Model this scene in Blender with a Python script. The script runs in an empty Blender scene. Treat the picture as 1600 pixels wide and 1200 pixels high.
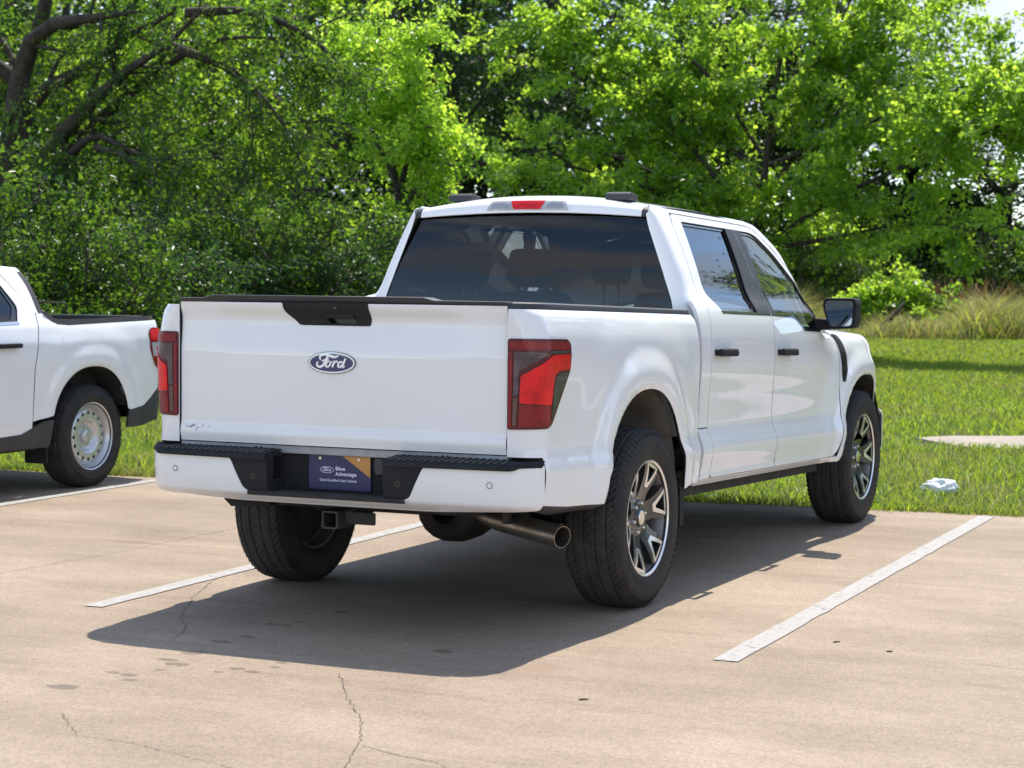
import bpy, bmesh, math, random
import numpy as np
from mathutils import Vector, Matrix
from mathutils.geometry import delaunay_2d_cdt

S = bpy.context.scene
COL = S.collection
R = math.radians

# ------------------------------------------------------------------ camera
CAM_F = 3169.93            # focal length in pixels of a 1600 px wide picture
CAM_P = np.array([4.3239, -8.6403, 1.5016])
YAW, PITCH, ROLL = -0.4362, -0.0520, 0.0082
_F = np.array([math.sin(YAW)*math.cos(PITCH), math.cos(YAW)*math.cos(PITCH), math.sin(PITCH)])
_r = np.array([math.cos(YAW), -math.sin(YAW), 0.0]); _u = np.cross(_r, _F)
CR = math.cos(ROLL)*_r + math.sin(ROLL)*_u
CU = -math.sin(ROLL)*_r + math.cos(ROLL)*_u
cam = bpy.data.cameras.new('camera'); camo = bpy.data.objects.new('camera', cam); COL.objects.link(camo)
camo.matrix_world = Matrix(((CR[0], CU[0], -_F[0], CAM_P[0]), (CR[1], CU[1], -_F[1], CAM_P[1]),
                            (CR[2], CU[2], -_F[2], CAM_P[2]), (0, 0, 0, 1)))
cam.sensor_fit = 'HORIZONTAL'; cam.sensor_width = 36.0; cam.lens = CAM_F/1600*36.0
cam.clip_start = 0.1; cam.clip_end = 3000
cam.dof.use_dof = True; cam.dof.focus_distance = 8.9; cam.dof.aperture_fstop = 6.5
S.camera = camo
S.render.resolution_x = 1024; S.render.resolution_y = 768

def at(px, py, Y):
    """world point on the plane y = Y seen at a pixel of the 1600 x 1200 photograph"""
    d = (px-800)/CAM_F*CR - (py-600)/CAM_F*CU + _F
    t = (Y-CAM_P[1])/d[1]
    return CAM_P + t*d
def gnd(px, py, z=0.0):
    d = (px-800)/CAM_F*CR - (py-600)/CAM_F*CU + _F
    t = (z-CAM_P[2])/d[2]
    return CAM_P + t*d

# ------------------------------------------------------------------ light
SUNV = Vector((-0.08, 0.53, 1.0)).normalized()       # towards the sun
SUN_EL = math.asin(SUNV.z); SUN_AZ = math.atan2(SUNV.x, SUNV.y)
W = bpy.data.worlds.new('World'); S.world = W; W.use_nodes = True
nt = W.node_tree; nt.nodes.clear()
def N(t, typ, **kw):
    n = t.nodes.new(typ)
    for k, v in kw.items():
        if k.startswith('i_'):
            n.inputs[k[2:].replace('_', ' ')].default_value = v
        else: setattr(n, k, v)
    return n
wo = N(nt, 'ShaderNodeOutputWorld'); bg = N(nt, 'ShaderNodeBackground'); bg.inputs['Strength'].default_value = 0.15
sky = N(nt, 'ShaderNodeTexSky', sky_type='NISHITA'); sky.sun_disc = False
sky.sun_elevation = SUN_EL; sky.sun_rotation = SUN_AZ; sky.air_density = 0.95; sky.dust_density = 0.08; sky.ozone_density = 1.8; sky.altitude = 300
tc = N(nt, 'ShaderNodeTexCoord'); mp = N(nt, 'ShaderNodeMapping'); mp.inputs['Scale'].default_value = (1.0, 1.0, 3.2); mp.inputs['Location'].default_value = (0.35, 0.2, 0.1)
nz = N(nt, 'ShaderNodeTexNoise'); nz.inputs['Scale'].default_value = 3.6; nz.inputs['Detail'].default_value = 9; nz.inputs['Roughness'].default_value = 0.58
nz.inputs['Distortion'].default_value = 0.35
cr = N(nt, 'ShaderNodeValToRGB'); cr.color_ramp.elements[0].position = 0.44; cr.color_ramp.elements[1].position = 0.60
mx = N(nt, 'ShaderNodeMix', data_type='RGBA')
mx.inputs[7].default_value = (2.95, 3.15, 3.6, 1)
nt.links.new(tc.outputs['Generated'], mp.inputs['Vector']); nt.links.new(mp.outputs['Vector'], nz.inputs['Vector'])
nt.links.new(nz.outputs['Fac'], cr.inputs['Fac']); nt.links.new(cr.outputs['Color'], mx.inputs[0])
nt.links.new(sky.outputs['Color'], mx.inputs[6]); nt.links.new(mx.outputs[2], bg.inputs['Color']); nt.links.new(bg.outputs[0], wo.inputs[0])
sl = bpy.data.lights.new('sun', 'SUN'); sl.energy = 3.35; sl.angle = R(0.53); sl.color = (1.0, 0.925, 0.82)
so = bpy.data.objects.new('sun', sl); COL.objects.link(so); so.rotation_euler = SUNV.to_track_quat('Z', 'Y').to_euler()
S.view_settings.view_transform = 'Standard'; S.view_settings.look = 'None'
S.view_settings.exposure = 1.03; S.view_settings.gamma = 1.0; S.view_settings.use_curve_mapping = False

# ------------------------------------------------------------------ materials
MATS = {}
def new_mat(name):
    m = bpy.data.materials.new(name); m.use_nodes = True; m.node_tree.nodes.clear()
    MATS[name] = m; return m, m.node_tree
def pmat(name, col, rough=0.5, metal=0.0, coat=0.0, var=0.0, scale=8.0, col2=None, bump=0.0, bscale=60.0, spec=0.5, rvar=0.0, emit=None):
    m, t = new_mat(name)
    o = N(t, 'ShaderNodeOutputMaterial'); b = N(t, 'ShaderNodeBsdfPrincipled'); t.links.new(b.outputs[0], o.inputs[0])
    b.inputs['Base Color'].default_value = (*col, 1); b.inputs['Roughness'].default_value = rough
    b.inputs['Metallic'].default_value = metal; b.inputs['Coat Weight'].default_value = coat; b.inputs['Coat Roughness'].default_value = 0.012
    b.inputs['Specular IOR Level'].default_value = spec
    co = N(t, 'ShaderNodeTexCoord')
    if col2 is not None:
        n = N(t, 'ShaderNodeTexNoise'); n.inputs['Scale'].default_value = scale; n.inputs['Detail'].default_value = 6
        t.links.new(co.outputs['Object'], n.inputs['Vector'])
        r = N(t, 'ShaderNodeValToRGB'); r.color_ramp.elements[0].position = 0.35; r.color_ramp.elements[1].position = 0.68
        r.color_ramp.elements[0].color = (*col, 1); r.color_ramp.elements[1].color = (*col2, 1)
        t.links.new(n.outputs['Fac'], r.inputs['Fac']); t.links.new(r.outputs['Color'], b.inputs['Base Color'])
        if rvar:
            mr = N(t, 'ShaderNodeMapRange'); mr.inputs['To Min'].default_value = rough-rvar; mr.inputs['To Max'].default_value = rough+rvar
            t.links.new(n.outputs['Fac'], mr.inputs['Value']); t.links.new(mr.outputs[0], b.inputs['Roughness'])
    if bump:
        n2 = N(t, 'ShaderNodeTexNoise'); n2.inputs['Scale'].default_value = bscale; n2.inputs['Detail'].default_value = 3
        t.links.new(co.outputs['Object'], n2.inputs['Vector'])
        bp = N(t, 'ShaderNodeBump'); bp.inputs['Strength'].default_value = bump; bp.inputs['Distance'].default_value = 0.002
        t.links.new(n2.outputs['Fac'], bp.inputs['Height']); t.links.new(bp.outputs[0], b.inputs['Normal'])
    return m
def glassmat(name, tint, refl=1.0):
    m, t = new_mat(name)
    o = N(t, 'ShaderNodeOutputMaterial'); mixs = N(t, 'ShaderNodeMixShader'); fr = N(t, 'ShaderNodeFresnel'); fr.inputs['IOR'].default_value = 1.52
    mul = N(t, 'ShaderNodeMath', operation='MULTIPLY'); mul.inputs[1].default_value = refl; mul.use_clamp = True
    tr = N(t, 'ShaderNodeBsdfTransparent'); tr.inputs['Color'].default_value = (*tint, 1)
    gl = N(t, 'ShaderNodeBsdfGlossy'); gl.inputs['Roughness'].default_value = 0.004; gl.inputs['Color'].default_value = (1, 1, 1, 1)
    t.links.new(fr.outputs[0], mul.inputs[0]); t.links.new(mul.outputs[0], mixs.inputs[0])
    t.links.new(tr.outputs[0], mixs.inputs[1]); t.links.new(gl.outputs[0], mixs.inputs[2]); t.links.new(mixs.outputs[0], o.inputs[0])
    return m
def lensmat(name, col, lo=None, sc=55.0):
    """moulded lamp lens: fine vertical optics and cells under a glossy skin"""
    m, t = new_mat(name); L = t.links.new; o = N(t, 'ShaderNodeOutputMaterial'); b = N(t, 'ShaderNodeBsdfPrincipled'); L(b.outputs[0], o.inputs[0])
    co = N(t, 'ShaderNodeTexCoord'); w = N(t, 'ShaderNodeTexWave'); w.bands_direction = 'Z'; w.inputs['Scale'].default_value = sc; w.inputs['Distortion'].default_value = 0.6; L(co.outputs['Object'], w.inputs['Vector'])
    v = N(t, 'ShaderNodeTexNoise'); v.inputs['Scale'].default_value = 14; v.inputs['Detail'].default_value = 4; L(co.outputs['Object'], v.inputs['Vector'])
    mm = N(t, 'ShaderNodeMath', operation='MULTIPLY_ADD'); L(w.outputs['Fac'], mm.inputs[0]); mm.inputs[1].default_value = 0.35; L(v.outputs['Fac'], mm.inputs[2])
    r = N(t, 'ShaderNodeValToRGB'); lo = lo or tuple(c*0.45 for c in col); r.color_ramp.elements[0].position = 0.40; r.color_ramp.elements[0].color = (*lo, 1); r.color_ramp.elements[1].position = 0.85; r.color_ramp.elements[1].color = (*col, 1)
    L(mm.outputs[0], r.inputs['Fac']); L(r.outputs['Color'], b.inputs['Base Color']); b.inputs['Roughness'].default_value = 0.3; b.inputs['Specular IOR Level'].default_value = 0.3
    b.inputs['Coat Weight'].default_value = 0.3; b.inputs['Coat Roughness'].default_value = 0.01
    bp = N(t, 'ShaderNodeBump'); bp.inputs['Strength'].default_value = 0.25; bp.inputs['Distance'].default_value = 0.003; L(mm.outputs[0], bp.inputs['Height']); L(bp.outputs[0], b.inputs['Normal'])
pmat('paint', (0.80, 0.81, 0.82), rough=0.55, coat=1.0, col2=(0.77, 0.775, 0.775), scale=1.7, spec=0.15)
pmat('black_plastic', (0.016, 0.017, 0.019), rough=0.78, bump=0.5, bscale=900, spec=0.25, col2=(0.026, 0.026, 0.027), scale=5)
pmat('grey_plastic', (0.032, 0.034, 0.038), rough=0.55, bump=0.3, bscale=700, col2=(0.044, 0.045, 0.047), scale=4)
pmat('cladding', (0.045, 0.046, 0.048), rough=0.6, bump=0.4, bscale=700, col2=(0.06, 0.06, 0.06), scale=5, spec=0.3)
pmat('gloss_black', (0.008, 0.008, 0.009), rough=0.25, coat=0.6)
pmat('liner', (0.12, 0.112, 0.10), rough=0.85, col2=(0.22, 0.20, 0.175), scale=7, bump=0.6, bscale=70)
pmat('underbody', (0.012, 0.012, 0.012), rough=0.8, col2=(0.03, 0.028, 0.025), scale=9)
pmat('rubber', (0.015, 0.015, 0.0155), rough=0.68, col2=(0.034, 0.030, 0.026), scale=9, rvar=0.08, spec=0.3, bump=0.2, bscale=300)
pmat('rubber_tread', (0.030, 0.030, 0.031), rough=0.8, col2=(0.055, 0.051, 0.047), scale=14, spec=0.3)
pmat('wheel_dark', (0.034, 0.033, 0.034), rough=0.34, metal=0.30, coat=0.7)
pmat('wheel_barrel', (0.20, 0.19, 0.185), rough=0.4, metal=0.5)
pmat('wheel_bright', (0.80, 0.79, 0.76), rough=0.26, metal=0.75, coat=0.5)
pmat('steel_silver', (0.56, 0.57, 0.58), rough=0.34, metal=0.7, coat=0.4)
pmat('chrome', (0.75, 0.75, 0.75), rough=0.12, metal=1.0)
pmat('mirror_glass', (0.62, 0.72, 0.75), rough=0.01, metal=1.0)
pmat('sill_metal', (0.33, 0.34, 0.36), rough=0.45, metal=0.3, col2=(0.26, 0.27, 0.29), scale=20)
pmat('exhaust', (0.34, 0.31, 0.28), rough=0.36, metal=0.9, col2=(0.22, 0.19, 0.165), scale=12, rvar=0.1)
pmat('cast_iron', (0.035, 0.034, 0.033), rough=0.6, metal=0.4, col2=(0.06, 0.05, 0.045), scale=12)
lensmat('lens_red', (0.25, 0.003, 0.010)); lensmat('lens_bright', (0.86, 0.003, 0.006), (0.36, 0.001, 0.004)); lensmat('lens_dark_red', (0.10, 0.004, 0.010))
lensmat('lens_clear', (0.50, 0.51, 0.53)); lensmat('lens_reverse', (0.14, 0.10, 0.11), (0.015, 0.006, 0.008)); lensmat('lens_smoke', (0.06, 0.065, 0.06)); lensmat('lens_grey', (0.15, 0.085, 0.075), (0.09, 0.035, 0.03))
pmat('badge_blue', (0.004, 0.018, 0.12), rough=0.2, coat=1.0); pmat('badge_white', (0.82, 0.83, 0.84), rough=0.3, metal=0.2)
pmat('plate_blue', (0.016, 0.018, 0.085), rough=0.45, coat=0.2); pmat('plate_orange', (0.50, 0.24, 0.055), rough=0.45, coat=0.2); pmat('plate_white', (0.62, 0.62, 0.72), rough=0.5)
pmat('interior', (0.020, 0.020, 0.022), rough=0.75, col2=(0.03, 0.03, 0.03), scale=6); pmat('headliner', (0.30, 0.30, 0.29), rough=0.9)
pmat('dash', (0.03, 0.03, 0.032), rough=0.5)
pmat('scuff', (0.24, 0.24, 0.25), rough=0.7)
glassmat('glass_tint', (0.12, 0.14, 0.15), 1.05); glassmat('glass_clear', (0.50, 0.62, 0.55), 1.0); glassmat('glass_windscreen', (0.74, 0.80, 0.77), 1.0)
pmat('litter_plastic', (0.72, 0.76, 0.77), rough=0.4, coat=0.3)

def concrete():
    m, t = new_mat('concrete'); o = N(t, 'ShaderNodeOutputMaterial'); b = N(t, 'ShaderNodeBsdfPrincipled'); t.links.new(b.outputs[0], o.inputs[0])
    co = N(t, 'ShaderNodeTexCoord'); L = t.links.new
    def noise(sc, det, rg=0.6, vec=None):
        n = N(t, 'ShaderNodeTexNoise'); n.inputs['Scale'].default_value = sc; n.inputs['Detail'].default_value = det; n.inputs['Roughness'].default_value = rg
        L(vec or co.outputs['Object'], n.inputs['Vector']); return n.outputs['Fac']
    def ramp(f, a, b_, ca, cb):
        r = N(t, 'ShaderNodeValToRGB'); r.color_ramp.elements[0].position = a; r.color_ramp.elements[1].position = b_
        r.color_ramp.elements[0].color = (*ca, 1); r.color_ramp.elements[1].color = (*cb, 1); L(f, r.inputs['Fac']); return r.outputs['Color']
    def mixc(f, a, b_, mode='MIX'):
        x = N(t, 'ShaderNodeMix', data_type='RGBA', blend_type=mode)
        if isinstance(f, float): x.inputs[0].default_value = f
        else: L(f, x.inputs[0])
        for i, v in ((6, a), (7, b_)):
            if isinstance(v, tuple): x.inputs[i].default_value = (*v, 1)
            else: L(v, x.inputs[i])
        return x.outputs[2]
    mp = N(t, 'ShaderNodeMapping'); mp.inputs['Scale'].default_value = (0.55, 1.5, 1); mp.inputs['Rotation'].default_value = (0, 0, 0.5); L(co.outputs['Object'], mp.inputs['Vector'])
    base = ramp(noise(1.1, 8, 0.66, mp.outputs['Vector']), 0.34, 0.68, (0.262, 0.206, 0.155), (0.378, 0.308, 0.237))
    blot = ramp(noise(0.33, 6, 0.62), 0.40, 0.66, (1.04, 1.03, 1.02), (0.74, 0.71, 0.68))
    c = mixc(1.0, base, blot, 'MULTIPLY')
    fine = ramp(noise(75, 5, 0.8), 0.36, 0.64, (0.68, 0.67, 0.66), (1.26, 1.25, 1.23)); c = mixc(1.0, c, fine, 'MULTIPLY')
    mid = ramp(noise(22, 5, 0.75), 0.36, 0.64, (0.88, 0.88, 0.87), (1.09, 1.09, 1.08)); c = mixc(1.0, c, mid, 'MULTIPLY')
    vor = N(t, 'ShaderNodeTexVoronoi'); vor.inputs['Scale'].default_value = 95; L(co.outputs['Object'], vor.inputs['Vector'])
    spk = ramp(vor.outputs['Distance'], 0.06, 0.16, (1, 1, 1), (0, 0, 0)); spn = ramp(noise(16, 2), 0.56, 0.62, (0, 0, 0), (1, 1, 1))
    sp = mixc(1.0, spk, spn, 'MULTIPLY'); c = mixc(sp, c, (0.47, 0.42, 0.36))
    # long thin tyre drags and dry patches
    mp2 = N(t, 'ShaderNodeMapping'); mp2.inputs['Scale'].default_value = (0.25, 3.2, 1); mp2.inputs['Rotation'].default_value = (0, 0, 0.20); L(co.outputs['Object'], mp2.inputs['Vector'])
    st = ramp(noise(1.6, 6, 0.6, mp2.outputs['Vector']), 0.57, 0.78, (1, 1, 1), (0.72, 0.70, 0.68)); c = mixc(1.0, c, st, 'MULTIPLY')
    # rust stain left of the truck
    def blob(x, y, rx, ry, col, amt, cin):
        mpb = N(t, 'ShaderNodeMapping'); mpb.inputs['Location'].default_value = (-x/rx, -y/ry, 0); mpb.inputs['Scale'].default_value = (1/rx, 1/ry, 0); L(co.outputs['Object'], mpb.inputs['Vector'])
        nn = N(t, 'ShaderNodeTexNoise'); nn.inputs['Scale'].default_value = 5; nn.inputs['Detail'].default_value = 5; L(co.outputs['Object'], nn.inputs['Vector'])
        ln = N(t, 'ShaderNodeVectorMath', operation='LENGTH'); L(mpb.outputs['Vector'], ln.inputs[0])
        ad = N(t, 'ShaderNodeMath', operation='ADD'); L(ln.outputs['Value'], ad.inputs[0]); L(nn.outputs['Fac'], ad.inputs[1])
        f = ramp(ad.outputs[0], 0.7, 1.5, (amt,)*3, (0, 0, 0)); return mixc(f, cin, col)
    g1 = gnd(195, 846); c = blob(g1[0], g1[1], 0.42, 0.16, (0.17, 0.085, 0.045), 0.45, c)
    g2 = gnd(850, 1045); c = blob(g2[0], g2[1], 0.30, 0.20, (0.24, 0.16, 0.11), 0.5, c)
    g3 = gnd(300, 850); c = blob(g3[0], g3[1], 0.6, 0.25, (0.38, 0.27, 0.17), 0.25, c)
    L(c, b.inputs['Base Color']); b.inputs['Roughness'].default_value = 0.82; b.inputs['Specular IOR Level'].default_value = 0.35
    bp = N(t, 'ShaderNodeBump'); bp.inputs['Strength'].default_value = 0.35; bp.inputs['Distance'].default_value = 0.004
    L(noise(150, 4, 0.7), bp.inputs['Height']); L(bp.outputs[0], b.inputs['Normal'])
concrete()
def linepaint():
    m, t = new_mat('line_paint'); o = N(t, 'ShaderNodeOutputMaterial'); b = N(t, 'ShaderNodeBsdfPrincipled'); L = t.links.new
    co = N(t, 'ShaderNodeTexCoord'); n = N(t, 'ShaderNodeTexNoise'); n.inputs['Scale'].default_value = 30; n.inputs['Detail'].default_value = 8; n.inputs['Roughness'].default_value = 0.7
    L(co.outputs['Object'], n.inputs['Vector'])
    r = N(t, 'ShaderNodeValToRGB'); r.color_ramp.elements[0].position = 0.33; r.color_ramp.elements[1].position = 0.50
    r.color_ramp.elements[0].color = (0.26, 0.22, 0.18, 1); r.color_ramp.elements[1].color = (0.345, 0.337, 0.32, 1)
    L(n.outputs['Fac'], r.inputs['Fac']); L(r.outputs['Color'], b.inputs['Base Color']); b.inputs['Roughness'].default_value = 0.75
    n2 = N(t, 'ShaderNodeTexNoise'); n2.inputs['Scale'].default_value = 18; n2.inputs['Detail'].default_value = 9; n2.inputs['Roughness'].default_value = 0.75; L(co.outputs['Object'], n2.inputs['Vector'])
    r2 = N(t, 'ShaderNodeValToRGB'); r2.color_ramp.elements[0].position = 0.36; r2.color_ramp.elements[1].position = 0.41; L(n2.outputs['Fac'], r2.inputs['Fac'])
    tr = N(t, 'ShaderNodeBsdfTransparent'); ms = N(t, 'ShaderNodeMixShader'); L(r2.outputs['Color'], ms.inputs[0]); L(tr.outputs[0], ms.inputs[1]); L(b.outputs[0], ms.inputs[2]); L(ms.outputs[0], o.inputs[0])
linepaint()
pmat('crack', (0.11, 0.088, 0.070), rough=0.95); pmat('joint', (0.17, 0.135, 0.105), rough=0.95)
def damp():
    m, t = new_mat('damp'); o = N(t, 'ShaderNodeOutputMaterial'); d = N(t, 'ShaderNodeBsdfPrincipled'); d.inputs['Base Color'].default_value = (0.07, 0.055, 0.045, 1); d.inputs['Roughness'].default_value = 0.6
    tr = N(t, 'ShaderNodeBsdfTransparent'); ms = N(t, 'ShaderNodeMixShader'); ms.inputs[0].default_value = 0.30
    t.links.new(tr.outputs[0], ms.inputs[1]); t.links.new(d.outputs[0], ms.inputs[2]); t.links.new(ms.outputs[0], o.inputs[0])
damp()
def leafmat(name, refl, trans, gloss=0.06, tw=0.5, rough=0.32, hue=0.25, patch=None):
    """two sided leaf: diffuse front, light coming through, a waxy shine; each leaf differs a little"""
    m, t = new_mat(name); L = t.links.new
    o = N(t, 'ShaderNodeOutputMaterial'); at_ = N(t, 'ShaderNodeAttribute'); at_.attribute_name = 'var'
    def vary(c):
        r = N(t, 'ShaderNodeValToRGB'); e = r.color_ramp.elements
        e[0].position = 0; e[0].color = (c[0]*(1-hue)*0.8, c[1]*(1-hue), c[2]*(1-hue), 1); e[1].position = 1; e[1].color = (c[0]*(1+hue*1.5), c[1]*(1+hue), c[2]*(1+hue*0.3), 1)
        L(at_.outputs['Fac'], r.inputs['Fac'])
        if patch is None: return r.outputs['Color']
        ge = N(t, 'ShaderNodeNewGeometry'); pn = N(t, 'ShaderNodeTexNoise'); pn.inputs['Scale'].default_value = 0.9; pn.inputs['Detail'].default_value = 5; pn.inputs['Roughness'].default_value = 0.65; L(ge.outputs['Position'], pn.inputs['Vector'])
        pr = N(t, 'ShaderNodeValToRGB'); pr.color_ramp.elements[0].position = 0.47; pr.color_ramp.elements[1].position = 0.68; pr.color_ramp.elements[1].color = (0.75, 0.75, 0.75, 1); L(pn.outputs['Fac'], pr.inputs['Fac'])
        xm = N(t, 'ShaderNodeMix', data_type='RGBA'); L(pr.outputs['Color'], xm.inputs[0]); L(r.outputs['Color'], xm.inputs[6]); xm.inputs[7].default_value = (*patch, 1); return xm.outputs[2]
    d = N(t, 'ShaderNodeBsdfDiffuse'); L(vary(refl), d.inputs['Color'])
    tr = N(t, 'ShaderNodeBsdfTranslucent'); L(vary(trans), tr.inputs['Color'])
    g = N(t, 'ShaderNodeBsdfGlossy'); g.inputs['Roughness'].default_value = rough; g.inputs['Color'].default_value = (0.9, 0.95, 0.9, 1)
    m1 = N(t, 'ShaderNodeMixShader'); m1.inputs[0].default_value = tw; L(d.outputs[0], m1.inputs[1]); L(tr.outputs[0], m1.inputs[2])
    m2 = N(t, 'ShaderNodeMixShader'); m2.inputs[0].default_value = gloss; L(m1.outputs[0], m2.inputs[1]); L(g.outputs[0], m2.inputs[2])
    L(m2.outputs[0], o.inputs[0]); return m
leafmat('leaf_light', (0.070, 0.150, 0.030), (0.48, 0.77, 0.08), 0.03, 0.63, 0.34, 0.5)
leafmat('leaf_lime', (0.10, 0.20, 0.02), (0.58, 0.84, 0.08), 0.03, 0.68)
leafmat('leaf_back', (0.06, 0.14, 0.03), (0.38, 0.62, 0.05), 0.02, 0.6, 0.32, 0.4)
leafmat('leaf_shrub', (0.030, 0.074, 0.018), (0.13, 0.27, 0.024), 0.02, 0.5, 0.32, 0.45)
leafmat('leaf_mid', (0.030, 0.076, 0.018), (0.17, 0.35, 0.028), 0.028, 0.5, 0.34, 0.5)
leafmat('leaf_dark', (0.018, 0.044, 0.016), (0.05, 0.12, 0.016), 0.03, 0.45, 0.32, 0.4)
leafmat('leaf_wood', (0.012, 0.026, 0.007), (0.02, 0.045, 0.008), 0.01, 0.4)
leafmat('leaf_blue', (0.030, 0.072, 0.024), (0.09, 0.19, 0.03), 0.025, 0.45)
leafmat('grass_blade', (0.115, 0.20, 0.022), (0.34, 0.49, 0.04), 0.03, 0.5, 0.5, 0.4, (0.30, 0.27, 0.07))
leafmat('weed_green', (0.15, 0.21, 0.05), (0.40, 0.50, 0.09), 0.03, 0.5, 0.5, 0.4, (0.36, 0.33, 0.13))
leafmat('grass_dry', (0.40, 0.35, 0.17), (0.46, 0.40, 0.18), 0.04, 0.35, 0.5, 0.3)
leafmat('weed_brown', (0.20, 0.115, 0.065), (0.20, 0.12, 0.06), 0.02, 0.3, 0.5, 0.3)
pmat('bark', (0.030, 0.024, 0.019), rough=0.92, col2=(0.075, 0.060, 0.048), scale=9, bump=1.0, bscale=25)
pmat('bark_grey', (0.10, 0.092, 0.080), rough=0.92, col2=(0.20, 0.185, 0.165), scale=7, bump=1.0, bscale=25)
pmat('soil', (0.040, 0.052, 0.016), rough=1.0, col2=(0.080, 0.115, 0.026), scale=1.2, bump=0.6, bscale=30)
pmat('woodland_floor', (0.030, 0.028, 0.016), rough=1.0, col2=(0.05, 0.06, 0.022), scale=0.8)
pmat('path_concrete', (0.36, 0.31, 0.26), rough=0.9, col2=(0.28, 0.24, 0.19), scale=2.5, bump=0.4, bscale=90)
pmat('dry_dirt', (0.20, 0.15, 0.10), rough=1.0, col2=(0.28, 0.21, 0.14), scale=5)

# ------------------------------------------------------------------ object helpers
def prop(o, label=None, cat=None, group=None, kind=None):
    if label: o['label'] = label
    if cat: o['category'] = cat
    if group: o['group'] = group
    if kind: o['kind'] = kind
    return o
def empty(name, loc=(0, 0, 0), rz=0.0):
    o = bpy.data.objects.new(name, None); COL.objects.link(o); o.location = loc; o.rotation_euler = (0, 0, rz); o.empty_display_size = 0.2
    return o
def link(name, me, parent=None):
    o = bpy.data.objects.new(name, me); COL.objects.link(o)
    if parent is not None: o.parent = parent
    return o
def raw_mesh(name, V, F, mat, normals=None, smooth=True):
    me = bpy.data.meshes.new(name)
    V = np.asarray(V, dtype=np.float32)
    if isinstance(F, np.ndarray):
        k = F.shape[1]; me.vertices.add(len(V)); me.vertices.foreach_set('co', V.ravel())
        me.loops.add(F.size); me.loops.foreach_set('vertex_index', F.astype(np.int32).ravel())
        me.polygons.add(len(F)); me.polygons.foreach_set('loop_start', np.arange(0, F.size, k, dtype=np.int32))
        me.polygons.foreach_set('loop_total', np.full(len(F), k, dtype=np.int32)); me.update(calc_edges=True)
    else:
        me.from_pydata([tuple(v) for v in V], [], F); me.update()
    if smooth: me.polygons.foreach_set('use_smooth', np.ones(len(me.polygons), dtype=bool))
    if normals is not None: me.normals_split_custom_set_from_vertices([tuple(n) for n in normals])
    if mat: me.materials.append(MATS[mat])
    return me
def bm_obj(name, bm, mat, parent=None, smooth=False, bevel=0.0, seg=2):
    bmesh.ops.remove_doubles(bm, verts=bm.verts, dist=1e-6)
    bmesh.ops.recalc_face_normals(bm, faces=bm.faces)
    me = bpy.data.meshes.new(name); bm.to_mesh(me); bm.free()
    if smooth: me.polygons.foreach_set('use_smooth', np.ones(len(me.polygons), dtype=bool))
    me.materials.append(MATS[mat]); o = link(name, me, parent)
    if bevel:
        md = o.modifiers.new('bevel', 'BEVEL'); md.width = bevel; md.segments = seg; md.limit_method = 'ANGLE'; md.harden_normals = True
        me.polygons.foreach_set('use_smooth', np.ones(len(me.polygons), dtype=bool))
    return o
def box(bm, x0, x1, y0, y1, z0, z1, fn=None):
    c = [(x, y, z) for x in (x0, x1) for y in (y0, y1) for z in (z0, z1)]
    if fn: c = [fn(*p) for p in c]
    v = [bm.verts.new(p) for p in c]
    for f in ((0, 1, 3, 2), (4, 6, 7, 5), (0, 4, 5, 1), (2, 3, 7, 6), (0, 2, 6, 4), (1, 5, 7, 3)): bm.faces.new([v[i] for i in f])
def prism(bm, poly, a0, a1, mp):
    """extrude polygon (list of 2d) between a0 and a1; mp(u,v,a) -> xyz"""
    A = [bm.verts.new(mp(u, v, a0)) for u, v in poly]; B = [bm.verts.new(mp(u, v, a1)) for u, v in poly]; n = len(poly)
    bm.faces.new(A); bm.faces.new(B[::-1])
    for i in range(n): bm.faces.new((A[i], A[(i+1) % n], B[(i+1) % n], B[i]))
def tube_arrays(pts, rad, k=8, cap=True):
    pts = np.asarray(pts, float); n = len(pts); rad = np.broadcast_to(np.asarray(rad, float), (n,))
    T = np.gradient(pts, axis=0); T /= np.linalg.norm(T, axis=1)[:, None]+1e-12
    ref = np.array([0, 0, 1.0]) if abs(T[:, 2]).mean() < 0.8 else np.array([1.0, 0, 0])
    A = np.cross(T, ref); A /= np.linalg.norm(A, axis=1)[:, None]+1e-12; B = np.cross(T, A)
    th = np.linspace(0, 2*np.pi, k, endpoint=False)
    V = pts[:, None, :] + rad[:, None, None]*(np.cos(th)[None, :, None]*A[:, None, :] + np.sin(th)[None, :, None]*B[:, None, :])
    i = np.arange(n-1)[:, None]*k; j = np.arange(k)[None, :]; j2 = (j+1) % k
    F = np.stack([i+j, i+j2, i+k+j2, i+k+j], -1).reshape(-1, 4)
    return V.reshape(-1, 3), F
def tube(name, pts, rad, mat, parent=None, k=10, caps=True):
    V, F = tube_arrays(pts, rad, k); F = [tuple(f) for f in F]; n = len(pts)
    if caps: F.append(tuple(range(k-1, -1, -1))); F.append(tuple(range((n-1)*k, n*k)))
    me = raw_mesh(name, V, F, mat, smooth=True)
    if caps:
        sm = np.ones(len(me.polygons), dtype=bool); sm[-2:] = False; me.polygons.foreach_set('use_smooth', sm)
    return link(name, me, parent)
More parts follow.
